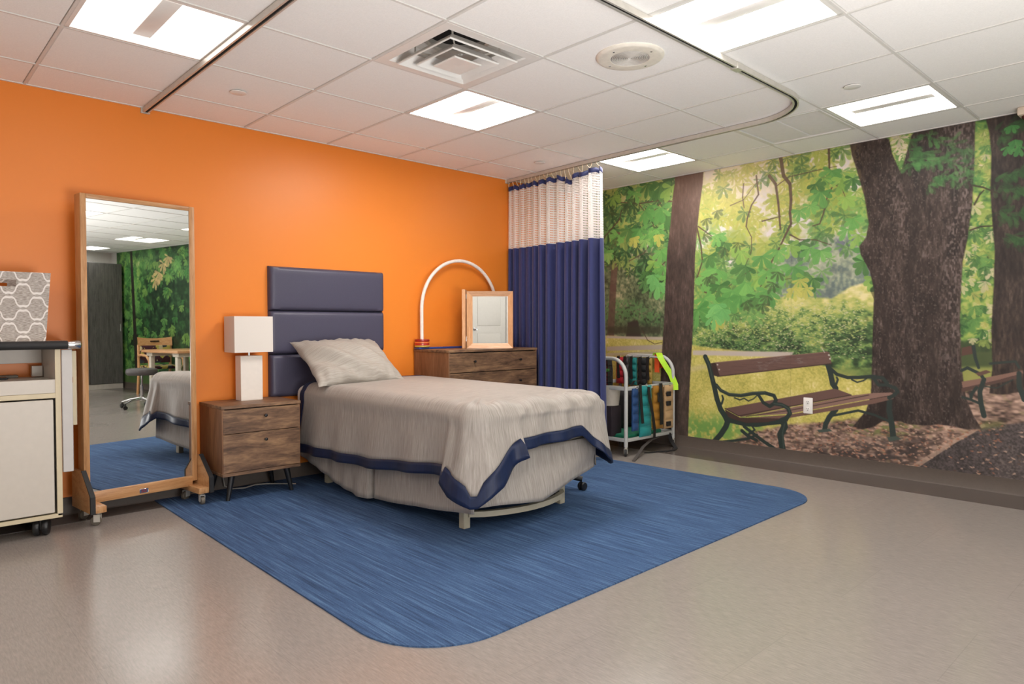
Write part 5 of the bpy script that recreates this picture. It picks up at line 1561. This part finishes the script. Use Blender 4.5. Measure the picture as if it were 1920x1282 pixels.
for x in (-hx_, hx_):
    obj('end_rail', rbox((x-.009, yf+.01, .115), (x+.009, yb-.01, .145), .003, 2), M['rack_white'], ca_)
    obj('end_rail', rbox((x-.009, yf+.01, .545), (x+.009, yb-.01, .577), .003, 2), M['rack_white'], ca_)
obj('hanging_rod', tube(new(), [(hx_-.05, yf+.14, .80), (hx_-.05, yb-.14, .80)], .008, 10), M['rack_white'], ca_)
for y in (yf+.14, yb-.14): obj('rod_bracket', tube(new(), [(hx_-.05, y, .80), (hx_, y, .80)], .007, 8), M['rack_white'], ca_)
obj('tray', rbox((-hx_+.012, yf+.012, .118), (hx_-.012, yb-.012, .126)), M['rack_white'], ca_)

def cuff_mesh(w, h, n, th, bulge):
    """row of filled pouches seen from the front: hangs down from z = 0"""
    rows = []
    for k in range(n*6+1):
        z = -h*k/(n*6); ph = (k % 6)/6
        b = math.sin(PI*ph)**.7 if 0 < ph < 1 else 0
        rows.append([(xx*w/2*(1-.03*b), -(th*.35+bulge*b*(1-abs(xx)**3)), z) for xx in (-1, -.92, -.6, 0, .6, .92, 1)]+[(xx*w/2*(1-.03*b), th*.5, z) for xx in (1, 0, -1)])
    bm = grid_mesh(rows, close=True)
    return bm
def strap_mesh(pts, w, th, axis=(1, 0, 0)):
    ax_ = Vector(axis); bm = new(); rows = []
    for i, p in enumerate(pts):
        p = Vector(p)
        d_ = (Vector(pts[min(i+1, len(pts)-1)])-Vector(pts[max(i-1, 0)])).normalized()
        nn = d_.cross(ax_).normalized()
        rows.append([p-ax_*w/2-nn*th/2, p+ax_*w/2-nn*th/2, p+ax_*w/2+nn*th/2, p-ax_*w/2+nn*th/2])
    grid_mesh(rows, bm, close=True)
    bm.verts.ensure_lookup_table(); n = len(bm.verts)
    bm.faces.new([bm.verts[k] for k in range(4)][::-1]); bm.faces.new([bm.verts[n-4+k] for k in range(4)])
    return bm
def vivid(name, col): return mat(name, col, .55, .05, 120, sheen=.1)
M['strap_black'] = mat('strap_black', (24, 22, 24), .7, .1, 200)
def cuff(label, loc, rz, w, h, n, col, colname, straps, th=.014, bulge=.016):
    t = thing('ankle_weight', label, 'ankle weight', loc, rz, 'ankle weights on the rack')
    mt = bpy.data.materials.get(colname) or vivid(colname, col)
    obj('pouch', cuff_mesh(w, h, n, th, bulge), mt, t)
    for pts, sw in straps: obj('strap', strap_mesh(pts, sw, .004), M['strap_black'], t)
    ring = new(); tube(ring, [(.012*math.cos(a), -.014, .004+.012*math.sin(a)) for a in [k*PI/5 for k in range(10)]], .0022, 6, closed=True)
    obj('ring', ring, M['chrome'], t)
    return t
fy = -.84+yf-.012
cuff('blue ankle weight leftmost on the lower front rail of the rack', (-.62, fy, .56), 0, .085, .36, 5, (20, 62, 112), 'cuff_blue', [([(.03, -.03, .035), (.028, -.034, -.02), (.04, -.036, -.16), (.062, -.034, -.30)], .034), ([(.035, -.02, .06), (.0, .012, .062), (-.02, .026, .02)], .03)])
cuff('turquoise ankle weight hanging lowest on the front of the rack', (-.477, fy, .575), 0, .165, .435, 5, (22, 132, 134), 'cuff_teal', [([(.0, -.034, -.01), (.005, -.04, -.1), (.05, -.04, -.24), (.085, -.038, -.38), (.09, -.03, -.46)], .034)], bulge=.02)
cuff('mustard yellow ankle weight on the front rail with a folded black strap', (-.293, fy, .565), 0, .15, .38, 5, (156, 108, 30), 'cuff_gold', [([(.0, -.03, .02), (.0, -.036, -.1), (.006, -.038, -.34)], .044), ([(-.03, -.028, -.06), (-.03, -.036, -.14), (-.01, -.036, -.14)], .03)])
t = cuff('tan ankle weight with three black patches on the front rail', (-.128, fy, .56), 0, .135, .385, 5, (186, 152, 112), 'cuff_tan', [])
for zz in (-.075, -.16, -.34): obj('patch', rbox((-.066, -.036, zz-.02), (-.012, -.02, zz+.02), .002, 1), M['strap_black'], t)
ux = -.385+hx_-.05-.022
for lab, y, w, col, nm, h in (('red ankle weight with black straps inside the rack', -.60, .09, (176, 30, 42), 'cuff_red', .25),
                              ('dark grey ankle weight beside the red one inside the rack', -.675, .05, (60, 56, 58), 'cuff_grey', .26),
                              ('teal ankle weight with a black strap inside the rack', -.75, .085, (20, 122, 120), 'cuff_dark_teal', .255),
                              ('black ankle weight in the middle of the inner rod', -.852, .1, (34, 34, 36), 'cuff_black', .255),
                              ('olive and orange ankle weight inside the rack', -.935, .05, (150, 120, 44), 'cuff_olive', .25)):
    cuff(lab, (ux, y, .79), -PI/2, w, h, 4, col, nm, [([(.0, -.03, .01), (.0, -.036, -.08), (.008, -.036, -.2)], .03)])
t = cuff('dark red ankle weight hung at the curtain end of the rack', (-.45, -.70, .79), R(-35), .1, .27, 4, (120, 24, 36), 'cuff_dark_red', [([(.02, -.03, .01), (.03, -.036, -.1), (.03, -.036, -.26)], .045)])
# lime and orange bands over the far hoop
lime = tag(obj('resistance_band', strap_mesh([(-.04, -.945, .80), (-.045, -.96, .838), (-.06, -1.0, .835), (-.09, -1.04, .79), (-.075, -1.09, .71), (-.055, -1.13, .64), (-.05, -1.165, .56), (-.055, -1.17, .51)], .055, .004, (.55, -.83, .05)), vivid('band_lime', (166, 214, 20))), 'lime green band draped over the far hoop of the rack', 'exercise band')
orb = tag(obj('resistance_band', strap_mesh([(-.075, -.99, .66), (-.07, -.985, .74), (-.062, -.98, .82), (-.04, -.985, .838), (-.015, -.99, .80), (-.01, -.99, .70)], .05, .004, (0, 1, 0)), vivid('band_orange', (222, 84, 34))), 'orange band looped over the far hoop of the rack', 'exercise band')
# on the trays, half hidden by the curtain
t = thing('mesh_basket', 'black mesh basket half hidden behind the curtain edge', 'basket', (-.61, -.68, .58))
bm = new()
for k in range(9):
    x = -.1+.2*k/8
    for y in (-.13, .13): tube(bm, [(x, y, 0), (x, y, .2)], .003, 6)
for z in (0, .05, .1, .15, .2): tube(bm, [(-.1, -.13, z), (.1, -.13, z), (.1, .13, z), (-.1, .13, z)], .0035, 6, closed=True)
bm_ = obj('mesh', bm, M['black_plastic'], t)
obj('green_insert', rbox((-.09, -.12, .10), (.09, .12, .125), .006, 2), vivid('insert_green', (70, 150, 50)), t)
bx_ = thing('white_tub', 'cream plastic tub behind the curtain edge in the rack', 'tub', (-.665, -.92, .40))
bm = lathe(new(), ((.05, 0), (.075, .005), (.09, .16), (.095, .165), (.088, .165), (.072, .012), (.04, .01)), (0, 0, 0), 24, cap=False)
obj('tub', bm, mat('tub_cream', (200, 190, 176), .5), bx_)
obj('stand', rbox((-.07, -.07, -.253), (.07, .07, 0), .01, 2), mat('crate_dark', (44, 34, 40), .7), bx_)
tag(obj('folded_mat', rbox((-.68, -1.10, .127), (-.16, -.62, .165), .012, 3), vivid('mat_green', (14, 112, 84))), 'folded green mat on the bottom tray of the rack', 'mat')
sb = tag(obj('equipment_bag', soft_box((-.56, -.86, .166), (-.12, -.58, .50), .05, 4), mat('bag_black', (30, 24, 30), .8)), 'dark bag standing behind the hanging weights in the rack', 'bag')
# loose straps under the rack
st_ = thing('loose_strap', 'black straps trailing on the floor under the rack', 'strap', (-.45, -1.2, 0))
obj('webbing', strap_mesh([(-.42, -.12, .004), (-.3, -.06, .01), (-.1, .02, .06), (.06, .05, .1), (.2, .07, .11)], .028, .004, (.3, -.95, 0)), mat('strap_grey', (70, 64, 62), .7), st_)
obj('webbing', strap_mesh([(.1, -.06, .004), (.25, -.06, .005), (.33, -.02, .004), (.35, .04, .06), (.34, .06, .13)], .035, .004, (.2, -.97, .1)), M['strap_black'], st_)
obj('webbing', strap_mesh([(-.05, .02, .004), (.1, -.04, .006), (.2, -.075, .004)], .04, .005, (.4, -.9, 0)), M['strap_black'], st_)

# ---------------------------------------------------------------- low black stool behind the bed
bs = thing('caster_base', 'black star shaped caster base half hidden under the bed foot', 'caster base', (-2.07, -1.47, 0))
for k in range(5):
    a = R(-52+72*k)
    arm = new()
    tube(arm, [(.03*math.cos(a), .03*math.sin(a), .105), (.16*math.cos(a), .16*math.sin(a), .1), (.265*math.cos(a), .265*math.sin(a), .078)], [.026, .022, .018], 10)
    o = obj('base_arm', arm, M['black_plastic'], bs)
    wh = new()
    for sg in (-1, 1):
        w2 = lathe(new(), ((.004, -.008), (.024, -.008), (.027, -.003), (.027, .003), (.024, .008), (.004, .008)), (0, 0, 0), 18, 'y')
        bmesh.ops.transform(w2, matrix=Matrix.Translation((.265*math.cos(a), .265*math.sin(a), .033)) @ Matrix.Rotation(a+.9, 4, 'Z') @ Matrix.Translation((0, sg*.014, 0)), verts=w2.verts[:])
        obj('wheel', w2, M['black_plastic'], o)
obj('column', lathe(new(), ((.03, .08), (.03, .15), (.022, .155), (.022, .2), (.001, .202)), (0, 0, 0), 16), M['black_plastic'], bs)

# ---------------------------------------------------------------- furniture seen in the tall mirror
sl = thing('rolling_stool', 'grey padded round stool on a chrome five star base behind the camera', 'stool', (-1.45, -5.4, 0))
obj('seat', lathe(new(), ((.05, .44), (.17, .442), (.19, .46), (.195, .49), (.185, .52), (.15, .53), (.001, .532)), (0, 0, 0), 32), mat('seat_grey', (84, 80, 80), .5), sl)
obj('column', lathe(new(), ((.03, .1), (.03, .16), (.024, .165), (.024, .3), (.014, .305), (.014, .44)), (0, 0, 0), 16), M['chrome'], sl)
for k in range(5):
    a = R(20+72*k)
    o = obj('base_arm', tube(new(), [(.02*math.cos(a), .02*math.sin(a), .13), (.15*math.cos(a), .15*math.sin(a), .115), (.27*math.cos(a), .27*math.sin(a), .078)], [.02, .017, .013], 10), M['chrome'], sl)
    wh = lathe(new(), ((.004, -.02), (.026, -.02), (.028, -.012), (.028, .012), (.026, .02), (.004, .02)), (0, 0, 0), 18, 'y')
    bmesh.ops.transform(wh, matrix=Matrix.Translation((.27*math.cos(a), .27*math.sin(a), .0285)) @ Matrix.Rotation(a+.6, 4, 'Z'), verts=wh.verts[:])
    obj('wheel', wh, M['black_plastic'], o)
    obj('caster_fork', lathe(new(), ((.011, .05), (.011, .08)), (.27*math.cos(a), .27*math.sin(a), 0), 10), M['black_plastic'], o)

tb = thing('work_table', 'butcher block table with cream steel legs behind the camera', 'table', (-0.45, -6.15, 0), PI/2)
obj('tabletop', rbox((-.5, -.36, .70), (.5, .36, .74), .004, 2), wood('butcher_block', (186, 132, 86), (206, 154, 106), (222, 176, 130), stretch=(2, 22, 22), rough=.4), tb)
M['leg_cream'] = mat('leg_cream', (214, 206, 190), .45)
for x, y in ((-.36, .27), (-.36, -.27), (.36, .27), (.36, -.27)): obj('leg', rbox((x-.03, y-.03, 0), (x+.03, y+.03, .645), .004, 2), M['leg_cream'], tb)
bm = new(); box(bm, (-.44, -.31, .645), (-.28, .31, .70), .004, 1); box(bm, (.28, -.31, .645), (.44, .31, .70), .004, 1); box(bm, (-.28, -.02, .645), (.28, .02, .70), .004, 1)
obj('apron', bm, M['leg_cream'], tb)
chm = wood('bentwood', (198, 142, 92), (216, 164, 112), (230, 186, 136), stretch=(3, 18, 18), rough=.4)
def patterned():
    mt, nt, b = nodes_of('patterned_cushion')
    tc = add(nt, 'ShaderNodeTexCoord'); vo = add(nt, 'ShaderNodeTexVoronoi', i_Scale=16.0)
    nt.links.new(tc.outputs['Object'], vo.inputs['Vector'])
    rp = add(nt, 'ShaderNodeValToRGB'); rp.color_ramp.interpolation = 'CONSTANT'; e = rp.color_ramp.elements
    e[0].color = lin((70, 34, 44))+(1,); e[1].position = .35; e[1].color = lin((190, 176, 90))+(1,)
    k = e.new(.6); k.color = lin((54, 60, 72))+(1,); k = e.new(.8); k.color = lin((206, 190, 150))+(1,)
    sp = add(nt, 'ShaderNodeSeparateColor'); nt.links.new(vo.outputs['Color'], sp.inputs[0])
    nt.links.new(sp.outputs[0], rp.inputs[0]); nt.links.new(rp.outputs[0], b.inputs['Base Color']); b.inputs['Roughness'].default_value = .85
    return mt
ch = thing('dining_chair', 'bentwood chair with a patterned cushion behind the work table', 'chair', (-0.3, -7.0, 0, 3.2)[:3], (-0.3, -7.0, 0, 3.2)[3])
pm = patterned()
obj('seat', rbox((-.24, -.24, .42), (.24, .22, .47), .015, 3), pm, ch)
rows = [[(-.27+.54*k/12, .21+.05*math.cos((k-6)/6*1.2)-.03+dy, z+(.02*((k-6)/6)**2 if z > .8 else 0)) for k in range(13)] for z, dy in ((.78, 0), (.90, .02), (.90, .04), (.78, .02), (.78, 0))]
obj('top_rail', grid_mesh(rows), chm, ch, angle=30)
obj('back_slot', rbox((-.07, .215, .845), (.07, .24, .862), .004, 2), M['dark_hole'], ch)
obj('backrest', rbox((-.24, .2, .5), (.24, .235, .785), .012, 3), pm, ch)
for sx in (-1, 1):
    obj('leg', tube(new(), [(sx*.25, -.22, 0), (sx*.26, -.2, .3), (sx*.27, -.16, .56), (sx*.275, -.08, .63), (sx*.275, .1, .64), (sx*.265, .21, .62)], .02, 10), chm, ch)
    obj('leg', tube(new(), [(sx*.245, .3, 0), (sx*.25, .24, .4), (sx*.255, .23, .8)], .02, 10), chm, ch)
gl = thing('grey_cupboard', 'tall grey wood cupboard against the far wall behind the camera', 'cupboard', (-.93, YB+.25, 0))
gm_ = wood('grey_wood', (70, 68, 66), (92, 90, 88), (110, 106, 102), stretch=(14, 14, 1.4), rough=.5)
obj('body', rbox((-.78, -.24, .09), (.88, .2, 2.2), .003, 1), gm_, gl)
obj('plinth', rbox((-.78, -.23, 0), (.88, .21, .089), .002, 1), mat('plinth_light', (196, 190, 182), .5), gl)
for k in range(3):
    d_ = obj('door', rbox((-.775+.5525*k, .201, .095), (-.228+.5525*k, .222, 2.195), .002, 1), gm_, gl)
    obj('handle', tube(new(), [(-.27+.5525*k, .222, 1.0), (-.27+.5525*k, .245, 1.01), (-.27+.5525*k, .245, 1.14), (-.27+.5525*k, .222, 1.15)], .006, 8), M['chrome'], d_)
